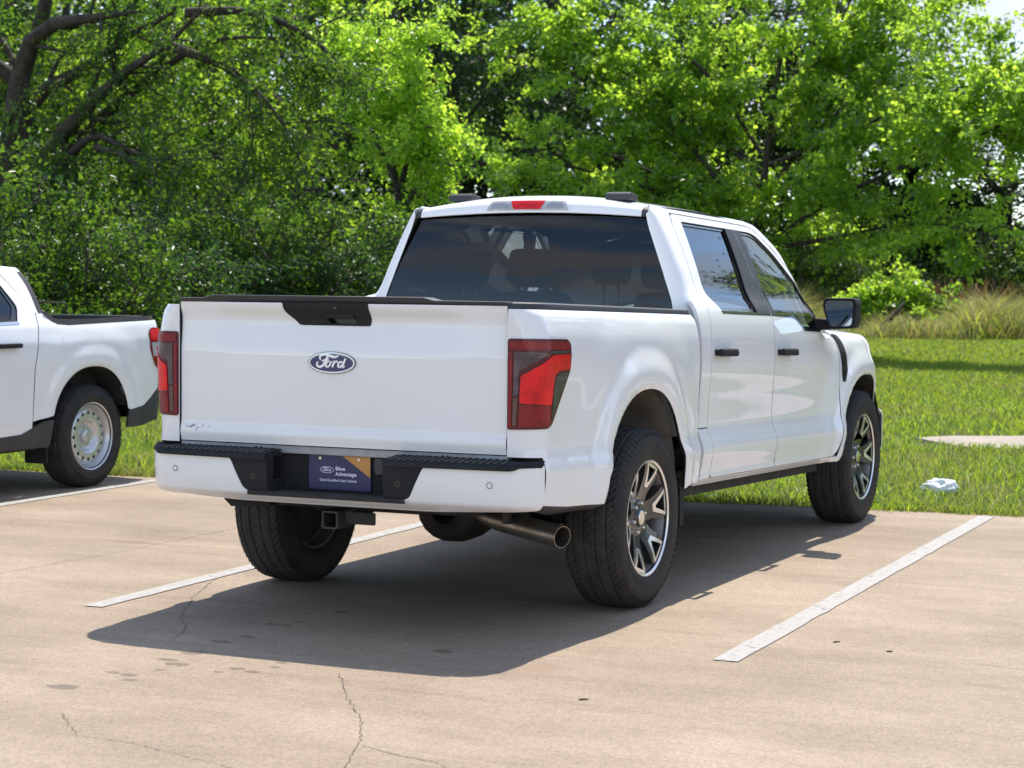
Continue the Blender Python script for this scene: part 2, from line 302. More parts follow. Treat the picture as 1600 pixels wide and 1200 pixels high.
class Spl:
    """monotone cubic through knots"""
    def __init__(s, pts):
        p = np.array(sorted(pts), float); s.x, s.y = p[:, 0], p[:, 1]; h = np.diff(s.x); d = np.diff(s.y)/h
        m = np.zeros(len(s.x)); m[0], m[-1] = d[0], d[-1]
        for i in range(1, len(m)-1):
            if d[i-1]*d[i] > 0:
                w1, w2 = 2*h[i]+h[i-1], h[i]+2*h[i-1]; m[i] = (w1+w2)/(w1/d[i-1]+w2/d[i])
        s.m = m
    def __call__(s, t):
        t = np.asarray(t, float); tt = np.clip(t, s.x[0], s.x[-1]); i = np.clip(np.searchsorted(s.x, tt)-1, 0, len(s.x)-2)
        h = s.x[i+1]-s.x[i]; q = (tt-s.x[i])/h
        r = (2*q**3-3*q**2+1)*s.y[i] + (q**3-2*q**2+q)*h*s.m[i] + (-2*q**3+3*q**2)*s.y[i+1] + (q**3-q**2)*h*s.m[i+1]
        return r + np.where(t < s.x[0], (t-s.x[0])*s.m[0], 0) + np.where(t > s.x[-1], (t-s.x[-1])*s.m[-1], 0)
def sstep(a, b, x):
    t = np.clip((np.asarray(x, float)-a)/(b-a), 0, 1); return t*t*(3-2*t)
def rnd_poly(poly, r, k=5):
    """round the corners of a polygon; r one number or one per corner"""
    n = len(poly); out = []; P = [np.array(p, float) for p in poly]; rr = r if isinstance(r, (list, tuple)) else [r]*n
    for i in range(n):
        a, b, c = P[i-1], P[i], P[(i+1) % n]; u = a-b; v = c-b; lu, lv = np.linalg.norm(u), np.linalg.norm(v); q = min(rr[i], 0.45*lu, 0.45*lv)
        if q <= 1e-5: out.append(tuple(b)); continue
        s, e = b+u/lu*q, b+v/lv*q
        for j in range(k+1):
            t = j/k; out.append(tuple((1-t)**2*s + 2*t*(1-t)*b + t*t*e))
    return out
def densify(poly, res):
    out = []; n = len(poly)
    for i in range(n):
        a = np.array(poly[i], float); b = np.array(poly[(i+1) % n], float); L = np.linalg.norm(b-a); k = max(1, int(math.ceil(L/res)))
        for j in range(k): out.append(a+(b-a)*j/k)
    return np.array(out)
def inside(P, poly):
    x, y = P[:, 0], P[:, 1]; c = np.zeros(len(P), bool); n = len(poly); j = n-1
    for i in range(n):
        xi, yi = poly[i]; xj, yj = poly[j]
        if yi != yj:
            m = ((yi > y) != (yj > y)) & (x < (xj-xi)*(y-yi)/(yj-yi)+xi); c ^= m
        j = i
    return c
def panel(name, outline, fn, mat, parent=None, holes=(), res=0.03, flange=0.015, out=(0, 0, 1), grid=None, offset=0.0):
    """curved sheet: the polygon (with holes) in u,v is filled with a fine triangle net and mapped by fn(u, v) -> N x 3; folded edges of depth flange"""
    loops = [densify(outline, res)] + [densify(h, res) for h in holes]
    lo, hi = loops[0].min(0), loops[0].max(0); g = grid or res
    gx, gy = np.meshgrid(np.arange(lo[0]+g*0.5, hi[0], g), np.arange(lo[1]+g*0.5, hi[1], g)); G = np.stack([gx.ravel(), gy.ravel()], 1)
    allb = np.concatenate(loops)
    if len(G):
        k = inside(G, loops[0])
        for h in loops[1:]: k &= ~inside(G, h)
        G = G[k]
        if len(G):
            dm = np.full(len(G), 9.0)
            for s in range(0, len(allb), 200): dm = np.minimum(dm, np.sqrt(((G[:, None]-allb[None, s:s+200])**2).sum(2)).min(1))
            G = G[dm > g*0.45]
    P = np.concatenate([allb, G]) if len(G) else allb; E = []; o = 0
    for l in loops:
        n = len(l); E += [(o+i, o+(i+1) % n) for i in range(n)]; o += n
    vo, eo, fo, ov, oe, of = delaunay_2d_cdt([Vector(p) for p in P], E, [], 0, 1e-6)
    Q = np.array([tuple(v) for v in vo]); T = np.array([f for f in fo if len(f) == 3]); c = Q[T].mean(1); k = inside(c, loops[0])
    for h in loops[1:]: k &= ~inside(c, h)
    T = T[k]
    def ev(q):
        return np.asarray(fn(q[:, 0], q[:, 1]), float)
    X = ev(Q); e = 0.0015; du = ev(Q+[e, 0])-ev(Q-[e, 0]); dv = ev(Q+[0, e])-ev(Q-[0, e]); nn = np.cross(du, dv); nn /= np.linalg.norm(nn, axis=1)[:, None]+1e-12
    if (nn.mean(0)*np.array(out)).sum() < 0: nn = -nn
    if offset: X = X+nn*offset
    fnm = np.cross(X[T[:, 1]]-X[T[:, 0]], X[T[:, 2]]-X[T[:, 0]]); flip = (fnm*nn[T].mean(1)).sum(1) < 0; T[flip] = T[flip][:, ::-1]
    V = [X]; Nn = [nn]; F = [tuple(t) for t in T]; base = len(X)
    if flange:
        # boundary edges = used once
        cnt = {}
        for t in T:
            for a, b in ((t[0], t[1]), (t[1], t[2]), (t[2], t[0])): cnt[(a, b)] = 1
        be = [(a, b) for (a, b) in cnt if (b, a) not in cnt]
        seam = mat == 'paint' and flange >= 0.015 and name not in ('cab_side', 'rocker_panel')
        for a, b in be:
            t_ = X[b]-X[a]; s_ = np.cross(t_, nn[a]); s_ /= np.linalg.norm(s_)+1e-12
            for d0, d1 in (((0, 0.004), (0.004, flange)) if seam else ((0, flange),)):
                V.append(np.array([X[a]-nn[a]*d0, X[b]-nn[b]*d0, X[b]-nn[b]*d1, X[a]-nn[a]*d1])); Nn.append(np.array([s_]*4)); F.append((base+3, base+2, base+1, base)); base += 4
    me = raw_mesh(name, np.concatenate(V), F, mat, normals=np.concatenate(Nn))
    if flange and seam:      # shade of the panel gap put into the colour of the inner folded edge
        me.materials.append(MATS['underbody']); mi = np.zeros(len(F), dtype=np.int32); mi[len(T)+1::2] = 1; me.polygons.foreach_set('material_index', mi)
    return link(name, me, parent)
def text_mesh(txt, size, mp, name, mat, parent, shear=0.0, bold=0.0, align='LEFT', width=None):
    cu = bpy.data.curves.new('t', 'FONT'); cu.body = txt; cu.size = size; cu.shear = shear; cu.offset = bold; cu.align_x = align; cu.resolution_u = 3
    o = bpy.data.objects.new('t', cu); COL.objects.link(o); dg = bpy.context.evaluated_depsgraph_get(); dg.update(); me = bpy.data.meshes.new_from_object(o.evaluated_get(dg))
    COL.objects.unlink(o); bpy.data.objects.remove(o)
    if width:
        xs = [v.co.x for v in me.vertices]; k = width/(max(xs)-min(xs))
    else: k = 1
    for v in me.vertices: v.co = Vector(mp(v.co.x*k, v.co.y))
    me.materials.clear(); me.materials.append(MATS[mat]); me.name = name
    return link(name, me, parent)
# ------------------------------------------------------------------ wheels (axis along x, outer face towards +x)
def tyre_mesh(name, Rr, rim_r, w, grooves, pitch, nth=None):
    nth = pitch*8 if nth is None else nth; hw = w/2; tw = hw*0.80
    nx = 64; xs = np.linspace(-tw, tw, nx); th = np.linspace(0, 2*np.pi, nth, endpoint=False)
    TH, XX = np.meshgrid(th, xs, indexing='ij')
    r = Rr - 0.010*np.abs(XX/tw)**3.2*(Rr/0.415)
    gd = np.zeros_like(r)
    for g in grooves: gd = np.maximum(gd, 0.0095*(1-sstep(0.0034, 0.0058, np.abs(XX-g))))
    ribs = np.digitize(XX, sorted(grooves)); ph = TH*pitch/(2*np.pi)
    slant = np.where(ribs % 2 == 0, 28.0, -22.0); f = (ph + XX*slant + ribs*0.37) % 1.0
    wid = np.where((ribs == 0) | (ribs == len(grooves)), 0.15, 0.10); dep = np.where((ribs == 0) | (ribs == len(grooves)), 0.006, 0.0045)
    lat = dep*(1-sstep(wid*0.6, wid, np.minimum(f, 1-f)*1.0)); gd = np.maximum(gd, lat)
    f2 = (ph*1.0 + XX*slant*-0.8 + 0.5) % 1.0; gd = np.maximum(gd, 0.0025*(1-sstep(0.03, 0.06, np.minimum(f2, 1-f2))))
    r = r-gd
    V = np.stack([XX, r*np.cos(TH), r*np.sin(TH)], -1).reshape(-1, 3)
    i = np.arange(nth)[:, None]; j = np.arange(nx-1)[None, :]; i2 = (i+1) % nth
    F = np.stack([i*nx+j, i*nx+j+1, i2*nx+j+1, i2*nx+j], -1).reshape(-1, 4)
    tread = raw_mesh(name+'_tread', V, F, 'rubber_tread')
    # side walls
    e = Rr-0.0105*(Rr/0.415)
    prof = [(tw, e), (tw+0.006, e-0.006), (hw*0.93, e-0.026), (hw*0.955, e-0.034), (hw*0.975, e-0.045), (hw*1.0, rim_r+(Rr-rim_r)*0.58), (hw*1.0, rim_r+(Rr-rim_r)*0.46),
            (hw*0.985, rim_r+(Rr-rim_r)*0.30), (hw*0.988, rim_r+(Rr-rim_r)*0.27), (hw*0.95, rim_r+(Rr-rim_r)*0.16), (hw*0.90, rim_r+0.004), (hw*0.84, rim_r-0.006), (hw*0.78, rim_r-0.012)]
    P = []; n2 = 120; th2 = np.linspace(0, 2*np.pi, n2, endpoint=False)
    VV = []; FF = []; b = 0
    for s in (1, -1):
        for (x, rr) in prof: VV += [(s*x, rr*math.cos(t), rr*math.sin(t)) for t in th2]
        for a in range(len(prof)-1):
            for k in range(n2):
                q = (b+a*n2+k, b+a*n2+(k+1) % n2, b+(a+1)*n2+(k+1) % n2, b+(a+1)*n2+k); FF.append(q if s > 0 else q[::-1])
        b += len(prof)*n2
    # shoulder lugs running down from the tread
    for s in (1, -1):
        for k in range(pitch):
            t0 = (k+0.30)*2*math.pi/pitch; t1 = (k+0.80)*2*math.pi/pitch
            q = []
            for (x, rr, t) in ((tw+0.001, e+0.001, t0), (tw+0.001, e+0.001, t1), (hw*0.945, e-0.026, t1), (hw*0.945, e-0.026, t0)): q.append((s*(x+0.003), rr*math.cos(t), rr*math.sin(t)))
            VV += q; FF.append((b, b+1, b+2, b+3) if s < 0 else (b+3, b+2, b+1, b)); b += 4
    side = raw_mesh(name+'_sidewall', VV, FF, 'rubber')
    return tread, side
def lathe(name, prof, mat, n=96, smooth=True):
    th = np.linspace(0, 2*np.pi, n, endpoint=False); V = []; F = []
    for (x, r) in prof: V += [(x, r*math.cos(t), r*math.sin(t)) for t in th]
    for a in range(len(prof)-1):
        for k in range(n): F.append((a*n+k, a*n+(k+1) % n, (a+1)*n+(k+1) % n, (a+1)*n+k))
    me = raw_mesh(name, V, F, mat, smooth=smooth); return me
def split_sharp(o, ang=35):
    md = o.modifiers.new('es', 'EDGE_SPLIT'); md.split_angle = R(ang)
def polar_panel(name, outline, axial, mat, holes=(), rot=0.0, flange=0.02, res=0.012, offset=0.0):
    c, s = math.cos(rot), math.sin(rot)
    def fn(u, v):
        r = np.sqrt(u*u+v*v); return np.stack([axial(r)+offset, u*c-v*s, u*s+v*c], -1)
    o = panel(name, outline, fn, mat, None, holes, res=res, flange=flange, out=(1, 0, 0)); me = o.data; bpy.data.objects.remove(o); return me
def ell(cx, cy, a, b, n=24): return [(cx+a*math.cos(2*math.pi*k/n), cy+b*math.sin(2*math.pi*k/n)) for k in range(n)]

TW = {}
def alloy_wheel_meshes():
    tr, sd = tyre_mesh('tyre', 0.415, 0.262, 0.279, [-0.078, -0.028, 0.028, 0.078], 74)
    TW['tread'], TW['side'] = tr, sd
    TW['barrel'] = lathe('rim', [(0.118, 0.271), (0.124, 0.269), (0.124, 0.262), (0.116, 0.256), (0.100, 0.248), (0.05, 0.236), (-0.10, 0.240), (-0.118, 0.262), (-0.118, 0.268)], 'wheel_barrel')
    TW['lip'] = lathe('rim_lip', [(0.1205, 0.2700), (0.1255, 0.2685), (0.1265, 0.262), (0.1205, 0.2545)], 'wheel_bright')
    ax = lambda r: 0.070 + 0.042*sstep(0.05, 0.25, r)
    sp = [(-0.052, 0.030), (-0.047, 0.085), (-0.047, 0.128), (-0.086, 0.251), (0.086, 0.251), (0.047, 0.128), (0.047, 0.085), (0.052, 0.030)]
    pocket = [(-0.006, 0.165), (0.006, 0.165), (0.0470, 0.236), (-0.0470, 0.236)]
    inl = [(-0.018, 0.143), (0.018, 0.143), (0.0700, 0.2520), (-0.0700, 0.2520)]
    TW['spoke'] = []; TW['inlay'] = []
    for k in range(6):
        a = R(30+60*k)
        TW['spoke'].append(polar_panel('spoke', rnd_poly(sp, 0.008, 3), ax, 'wheel_dark', [rnd_poly(pocket, 0.004, 2)], a, 0.045))
        TW['inlay'].append(polar_panel('spoke_inlay', rnd_poly(inl, 0.004, 2), ax, 'wheel_bright', [rnd_poly(pocket, 0.004, 2)], a, 0.006, offset=0.0035))
    TW['hub'] = lathe('hub', [(0.060, 0.085), (0.073, 0.083), (0.076, 0.060), (0.078, 0.046), (0.090, 0.040), (0.092, 0.036), (0.092, 0.0005)], 'wheel_dark', 48)
    TW['cap'] = lathe('hub_cap', [(0.0915, 0.034), (0.0945, 0.031), (0.095, 0.0005)], 'chrome', 32)
    TW['nut'] = []
    for k in range(6):
        a = R(60*k); cy, cz = 0.0675*math.cos(a), 0.0675*math.sin(a)
        me = lathe('lug_nut', [(0.070, 0.0105), (0.084, 0.0100), (0.089, 0.0080), (0.091, 0.0005)], 'chrome', 12)
        for v in me.vertices: v.co.y += cy; v.co.z += cz
        TW['nut'].append(me)
    TW['brake'] = lathe('brake_disc', [(0.010, 0.175), (0.016, 0.175), (0.018, 0.170), (0.018, 0.09), (0.030, 0.088), (0.032, 0.0005)], 'cast_iron', 48)
    TW['back'] = lathe('wheel_back', [(-0.02, 0.236), (-0.03, 0.13), (-0.05, 0.12), (-0.06, 0.0005)], 'cast_iron', 48)
alloy_wheel_meshes()
_l = text_mesh('GOODYEAR', 0.040, lambda a, b: (0.1412, (0.298+b)*math.cos(R(250)-a/0.31), (0.298+b)*math.sin(R(250)-a/0.31)), 'sidewall_lettering', 'rubber_tread', None, width=0.30); TW['letters'] = _l.data; bpy.data.objects.remove(_l)
def alloy_wheel(root, x, y, z, spin=0.0):
    w = link('wheel', TW['barrel'], root); w.location = (x, y, z); w.rotation_euler = (spin, 0, 0 if x > 0 else math.pi)
    for nm, key in (('tyre_tread', 'tread'), ('tyre_sidewall', 'side'), ('rim_lip', 'lip'), ('hub', 'hub'), ('hub_cap', 'cap'), ('brake_disc', 'brake'), ('wheel_back', 'back'), ('sidewall_lettering', 'letters')):
        o = link(nm, TW[key], w)
        if key in ('hub', 'cap', 'lip'): split_sharp(o)
    for k in range(6):
        link('spoke', TW['spoke'][k], w); link('spoke_inlay', TW['inlay'][k], w); o = link('lug_nut', TW['nut'][k], w); split_sharp(o)
    split_sharp(w, 40)
    return w
SW = {}
def steel_wheel_meshes():
    SW['tread'], SW['side'] = tyre_mesh('tyre', 0.365, 0.236, 0.228, [-0.06, -0.021, 0.021, 0.06], 68)
    SW['barrel'] = lathe('rim', [(0.092, 0.246), (0.101, 0.245), (0.103, 0.239), (0.099, 0.232), (0.085, 0.226), (0.074, 0.219), (0.062, 0.214), (0.040, 0.203), (-0.08, 0.205), (-0.098, 0.234)], 'steel_silver')
    ax = lambda r: 0.042 + 0.026*sstep(0.205, 0.175, r) - 0.036*sstep(0.125, 0.085, r)
    holes = [ell(0.166*math.cos(R(360*k/16)), 0.166*math.sin(R(360*k/16)), 0.0135, 0.0135, 14) for k in range(16)]
    SW['disc'] = polar_panel('disc', ell(0, 0, 0.206, 0.206, 80), ax, 'steel_silver', holes, 0, 0.004, 0.012)
    SW['cap'] = lathe('hub_cap', [(0.022, 0.052), (0.050, 0.050), (0.060, 0.044), (0.062, 0.032), (0.066, 0.028), (0.066, 0.0005)], 'steel_silver', 40)
    SW['nut'] = []
    for k in range(5):
        a = R(72*k+18); me = lathe('lug_nut', [(0.022, 0.011), (0.046, 0.0105), (0.050, 0.007), (0.051, 0.0005)], 'steel_silver', 10)
        for v in me.vertices: v.co.y += 0.0725*math.cos(a); v.co.z += 0.0725*math.sin(a)
        SW['nut'].append(me)
    SW['back'] = lathe('brake_drum', [(-0.005, 0.15), (0.0, 0.14), (0.004, 0.0005)], 'cast_iron', 40)
steel_wheel_meshes()
def steel_wheel(root, x, y, z):
    w = link('wheel', SW['barrel'], root); w.location = (x, y, z); w.rotation_euler = (0, 0, 0 if x > 0 else math.pi)
    for nm, key in (('tyre_tread', 'tread'), ('tyre_sidewall', 'side'), ('wheel_disc', 'disc'), ('hub_cap', 'cap'), ('brake_drum', 'back')):
        o = link(nm, SW[key], w)
        if key == 'cap': split_sharp(o)
    for k in range(5): o = link('lug_nut', SW['nut'][k], w); split_sharp(o)
    split_sharp(w, 40)
    return w
# ------------------------------------------------------------------ the large white pickup
RAKE = 0.027
def B3(x, y, z):
    x, y, z = np.broadcast_arrays(np.asarray(x, float), np.asarray(y, float), np.asarray(z, float)); return np.stack([x, y, z-RAKE*y], -1)
def b3(x, y, z): return (x, y, z-RAKE*y)
P_CAB = Spl([(0.48, 0.925), (0.515, 0.948), (0.535, 0.966), (0.55, 0.974), (0.565, 0.972), (0.60, 0.978), (0.688, 0.993), (0.702, 0.991), (0.775, 0.962), (0.80, 0.958), (0.95, 0.964), (1.12, 0.975), (1.22, 0.972),
             (1.30, 0.962), (1.36, 0.946), (1.40, 0.928), (1.43, 0.905), (1.46, 0.880), (1.60, 0.815), (1.80, 0.717), (1.86, 0.682), (1.885, 0.660), (1.90, 0.640), (1.92, 0.60)])
P_BED = Spl([(0.46, 0.930), (0.50, 0.946), (0.53, 0.957), (0.60, 0.968), (0.68, 0.977), (0.695, 0.975), (0.75, 0.962), (0.78, 0.960), (0.95, 0.966), (1.12, 0.972), (1.22, 0.968), (1.30, 0.952), (1.33, 0.940), (1.35, 0.922), (1.36, 0.90)])
P_FEN = Spl([(0.48, 0.925), (0.55, 0.965), (0.69, 0.985), (0.80, 0.965), (1.05, 0.972), (1.15, 0.966), (1.22, 0.948), (1.27, 0.912), (1.30, 0.86), (1.32, 0.80), (1.40, 0.7)])
ARCH_R = (-0.02, 0.405, 0.500, 0.600); ARCH_F = (3.700, 0.505, 0.525, 0.522)
def arch_e(y, z, A):
    yc, zc, a, b = A; n = 2.25
    return ((np.abs(y-yc)/a)**n + (np.maximum(z-zc, 0)/b)**n)**(1/n)
def flare(y, z, A, h):
    e = arch_e(y, z, A); return h*(1-sstep(1.10, 1.34, e)) + 0.012*(1-sstep(1.34, 1.75, e)) - 0.012*(1-sstep(0.985, 1.035, e))
def XB(y, z):
    y = np.asarray(y, float); z = np.asarray(z, float)
    t = np.clip((-y-0.35)/0.7, 0, 1.3)
    return P_BED(z) - 0.018*t*t + flare(y, z, ARCH_R, 0.030)
def XC(y, z):
    y = np.asarray(y, float); z = np.asarray(z, float)
    k = sstep(2.75, 3.2, y); x = P_CAB(z)*(1-k) + P_FEN(z)*k
    x = x - 0.36*np.maximum(y-3.70, 0)**2
    # greenhouse narrows a little towards the windscreen
    x = x - 0.030*sstep(1.42, 1.80, z)*sstep(1.9, 2.9, y)
    return x + flare(y, z, ARCH_F, 0.030)*(z < 1.35) + 0.0
def arch_pts(A, z0, n=30, y_off=0.0, k=1.0):
    yc, zc, a, b = A; p = 2/2.25; out = [(yc-a*k+y_off, z0)]
    for i in range(n+1):
        t = math.pi*(1-i/n); c, s = math.cos(t), math.sin(t)
        out.append((yc+a*k*math.copysign(abs(c)**p, c)+y_off, zc+b*k*abs(s)**p))
    out = [out[0]]+[q for q in out[1:] if q[1] > z0+0.004]; out.append((yc+a*k+y_off, z0)); return out
truck = empty('pickup_truck'); prop(truck, 'large white four-door pickup truck with closed tailgate, parked in the middle stall', 'pickup truck')
UO = 1.237     # u = y + UO along the bed side, wrapping round the rear corner below u = 0.207
def bedfn(s):
    def f(u, z):
        u = np.asarray(u, float); z = np.asarray(z, float); y = np.where(u >= 0.207, u-UO, -1.03); Xs = XB(y, z); Xr = XB(np.full_like(u, -1.03), z)
        th = np.clip((u-0.05)/0.157, 0, 1)*math.pi/2
        x = np.where(u >= 0.207, Xs, np.where(u >= 0.05, Xr-0.1+0.1*np.sin(th), 0.803+(u/0.05)*(Xr-0.903)))
        yy = np.where(u >= 0.207, y, np.where(u >= 0.05, -1.03-0.1*np.cos(th), -1.13)); return B3(s*x, yy, z)
    return f
for s in (1, -1):
    ap = arch_pts(ARCH_R, 0.515, y_off=UO)
    ol = [(0, 0.739), (0.165, 0.739), (0.178, 0.540), (0.40, 0.522)] + ap + [(1.74, 0.53), (1.960, 0.53), (1.960, 1.350), (0.9, 1.348), (0.20, 1.346), (0, 1.346)]
    bedp = panel('bed_side', ol, bedfn(s), 'paint', truck, res=0.022, flange=0.022, out=(s, 0, 0))
    if s > 0: pass
    # black rail cap on the bed wall
    def capfn(u, v, s=s):
        # u along bed, v across cap (0 outer bottom edge .. )
        y = np.maximum(u-UO, -1.12); xo = XB(np.maximum(y, -1.03), np.full_like(u, 1.345))-0.012-0.10*sstep(-0.95, -1.12, y)**1
        a = np.clip(v/0.03, 0, 1); b = np.clip((v-0.03)/0.10, 0, 1)
        return B3(s*(xo-0.010*a*a-0.10*b), y, 1.346+0.030*np.sin(a*math.pi/2))
    panel('bed_rail_cap', [(0.125, 0), (1.955, 0), (1.955, 0.13), (0.125, 0.13)], capfn, 'grey_plastic', truck, res=0.03, flange=0.004, out=(0, 0, 1))
    # wheel arch liner
    V = []; F = []; L = arch_pts(ARCH_R, 0.50, 26, k=1.015)[1:-1]; L = [(y, z) for y, z in L]
    for x in (0.945, 0.80, 0.55): V += [b3(s*x, y + (0 if x > 0.9 else 0.0), z + (0.0 if x > 0.9 else 0.035)) for y, z in L]
    n = len(L)
    for a in range(2):
        for k in range(n-1): F.append((a*n+k, a*n+k+1, (a+1)*n+k+1, (a+1)*n+k))
    F.append(tuple(2*n+k for k in range(n)))
    lin = link('wheel_liner', raw_mesh('wheel_liner', V, F, 'liner'), truck); split_sharp(lin, 30)
    V = []; F = []; L = arch_pts(ARCH_F, 0.56, 26, k=1.015)[1:-1]
    for x in (0.955, 0.80, 0.55): V += [b3(s*x, y, z) for y, z in L]
    for a in range(2):
        for k in range(n-1): F.append((a*n+k, a*n+k+1, (a+1)*n+k+1, (a+1)*n+k))
    F.append(tuple(2*n+k for k in range(n)))
    lin = link('wheel_liner', raw_mesh('wheel_liner', V, F, 'underbody'), truck); split_sharp(lin, 30)
    # mud guard in front of the rear wheel, and the dark lower edge behind it
    bm = bmesh.new(); box(bm, s*0.74, s*0.955, 0.505, 0.525, 0.33, 0.56, b3); box(bm, s*0.938, s*0.958, 0.505, 0.555, 0.33, 0.52, b3); bm_obj('mud_flap', bm, 'black_plastic', truck, bevel=0.004)
    def lowfn(u, v, s=s):
        x = XB(u, np.full_like(u, 0.53)); return B3(s*(x-0.004-0.05*(np.maximum(v, 0)/0.045)**2.2), u, 0.528-0.02*sstep(-0.9, -1.06, u)*-1-v*0.85)
    panel('bed_lower_trim', [(-1.05, 0), (-0.53, 0), (-0.54, 0.045), (-1.05, 0.045)], lowfn, 'grey_plastic', truck, res=0.03, flange=0.004, out=(s, 0, -1))

    # ---- tail lamp
    bf = bedfn(s)
    def lamp(name, ol, mat, off, par, fl=0.004, r=0.008): return panel(name, rnd_poly(ol, r, 3), bf, mat, par, res=0.02, flange=fl, out=(s, -0.6, 0), offset=off)
    tl = lamp('tail_lamp', [(0.002, 0.852), (0.190, 0.858), (0.225, 0.875), (0.375, 1.10), (0.385, 1.16), (0.385, 1.205), (0.355, 1.226), (0.002, 1.226)], 'lens_dark_red', 0.006, truck, 0.02, 0.014)
    lamp('upper_lens', [(0.012, 1.182), (0.365, 1.182), (0.367, 1.205), (0.345, 1.216), (0.012, 1.216)], 'lens_red', 0.009, tl)
    lamp('reverse_lamp', [(0.030, 0.99), (0.052, 0.99), (0.054, 1.095), (0.165, 1.160), (0.160, 1.172), (0.030, 1.172)], 'lens_reverse', 0.009, tl, r=0.003)
    lamp('lower_strip', [(0.030, 0.872), (0.050, 0.872), (0.051, 0.982), (0.030, 0.982)], 'lens_grey', 0.009, tl, r=0.002)
    lamp('inner_lens', [(0.008, 0.862), (0.024, 0.862), (0.024, 1.172), (0.008, 1.172)], 'lens_red', 0.009, tl, r=0.002)
    lamp('brake_lens', [(0.060, 0.962), (0.205, 0.955), (0.213, 1.02), (0.225, 1.075), (0.262, 1.096), (0.366, 1.103), (0.370, 1.164), (0.205, 1.160), (0.060, 1.074)], 'lens_bright', 0.010, tl, r=0.010)
    lamp('lower_lens', [(0.060, 0.866), (0.188, 0.868), (0.204, 0.885), (0.205, 0.950), (0.060, 0.956)], 'lens_red', 0.009, tl, r=0.004)
    lamp('side_marker', [(0.214, 0.895), (0.350, 1.088), (0.262, 1.086), (0.234, 1.070), (0.221, 1.02)], 'lens_smoke', 0.009, tl, r=0.006)
    lamp('lamp_seam', [(0.185, 1.168), (0.370, 1.170), (0.370, 1.178), (0.185, 1.177)], 'lens_smoke', 0.0095, tl, r=0.001)

    # ---- cab
    cf = lambda u, v, s=s: B3(s*XC(u, v), u, v)
    panel('cab_side', [(0.745, 0.795), (0.873, 0.795), (0.888, 1.25), (0.922, 1.40), (1.008, 1.825), (1.050, 1.872), (2.30, 1.872), (2.43, 1.856), (2.655, 1.752), (2.975, 1.405), (3.03, 1.345),
                       (3.10, 1.345), (2.71, 1.775), (2.50, 1.885), (2.36, 1.900), (0.862, 1.900), (0.860, 1.47), (0.83, 1.435), (0.745, 1.42)], cf, 'paint', truck, res=0.022, flange=0.02, out=(s, 0, 0))
    panel('rocker_panel', [(0.70, 0.512), (3.13, 0.512), (3.13, 0.541), (0.878, 0.541), (0.878, 0.790), (0.742, 0.790), (0.742, 0.541), (0.70, 0.541)], cf, 'paint', truck, res=0.02, flange=0.02, out=(s, 0, 0))
    xg = Spl([(0.9, 0.85), (1.37, 0.812), (1.547, 0.755), (1.712, 0.692), (1.817, 0.655), (1.90, 0.640)])
    def cpil(t, z, s=s):
        Xs = XC(np.full_like(t, 0.862), z); a = np.clip(t/0.12, 0, 1)*math.pi/2; g = xg(z); yg = 0.765+0.085*(z-1.37)
        return B3(s*(g+(Xs-g)*np.sin(a)), yg+(0.862-yg)*(1-np.cos(a)), z)
    panel('rear_pillar', [(0, 0.95), (0.12, 0.95), (0.12, 1.893), (0.07, 1.885), (0, 1.850)], cpil, 'paint', truck, res=0.015, flange=0.004, out=(s, -1, 0))
    # doors
    rd = rnd_poly([(0.886, 0.545), (1.926, 0.545), (1.917, 0.72), (1.905, 1.15), (1.930, 1.36), (1.987, 1.864), (1.058, 1.864), (1.016, 1.82), (0.930, 1.40), (0.896, 1.25), (0.881, 0.80)], [0.03, 0.01, 0.2, 0.2, 0.2, 0.004, 0.03, 0.03, 0.1, 0.1, 0.1], 4)
    rh = rnd_poly([(1.135, 1.366), (1.926, 1.366), (1.977, 1.832), (1.158, 1.832), (1.040, 1.455)], [0.07, 0.005, 0.005, 0.02, 0.05], 5)
    d = panel('rear_door', rd, cf, 'paint', truck, [rh], res=0.022, flange=0.018, out=(s, 0, 0))
    panel('window', rnd_poly([(1.130, 1.355), (1.705, 1.358), (1.850, 1.842), (1.150, 1.842), (1.028, 1.455)], [0.07, 0.004, 0.004, 0.02, 0.05]), cf, 'glass_tint', d, res=0.04, flange=0, out=(s, 0, 0), offset=-0.014)
    panel('window_trim', rh, cf, 'gloss_black', d, [rnd_poly([(1.146, 1.378), (1.672, 1.380), (1.818, 1.816), (1.172, 1.816), (1.056, 1.455)], [0.07, 0.004, 0.004, 0.02, 0.05])], res=0.03, flange=0, out=(s, 0, 0), offset=-0.009)
    panel('pillar_trim', [(1.700, 1.372), (1.930, 1.372), (1.984, 1.830), (1.842, 1.830)], cf, 'grey_plastic', d, res=0.04, flange=0.006, out=(s, 0, 0), offset=0.002)
    panel('belt_trim', [(1.13, 1.362), (1.924, 1.362), (1.925, 1.376), (1.12, 1.376)], cf, 'gloss_black', d, res=0.04, flange=0.004, out=(s, 0, 0), offset=0.001)
    fd = rnd_poly([(1.936, 0.545), (3.055, 0.545), (3.118, 0.69), (3.132, 0.80), (3.165, 1.18), (3.160, 1.255), (3.07, 1.29), (2.965, 1.395), (2.645, 1.742), (2.425, 1.847), (2.30, 1.864), (1.997, 1.864), (1.940, 1.36), (1.915, 1.15), (1.927, 0.72)],
                  [0.01, 0.06, 0.1, 0.1, 0.05, 0.03, 0.05, 0.03, 0.08, 0.06, 0.06, 0.004, 0.2, 0.2, 0.2], 4)
    fh = rnd_poly([(1.944, 1.366), (2.33, 1.360), (2.50, 1.288), (2.950, 1.282), (2.905, 1.40), (2.615, 1.722), (2.405, 1.818), (2.30, 1.832), (1.998, 1.832)], [0.005, 0.08, 0.06, 0.03, 0.03, 0.08, 0.05, 0.04, 0.005], 5)
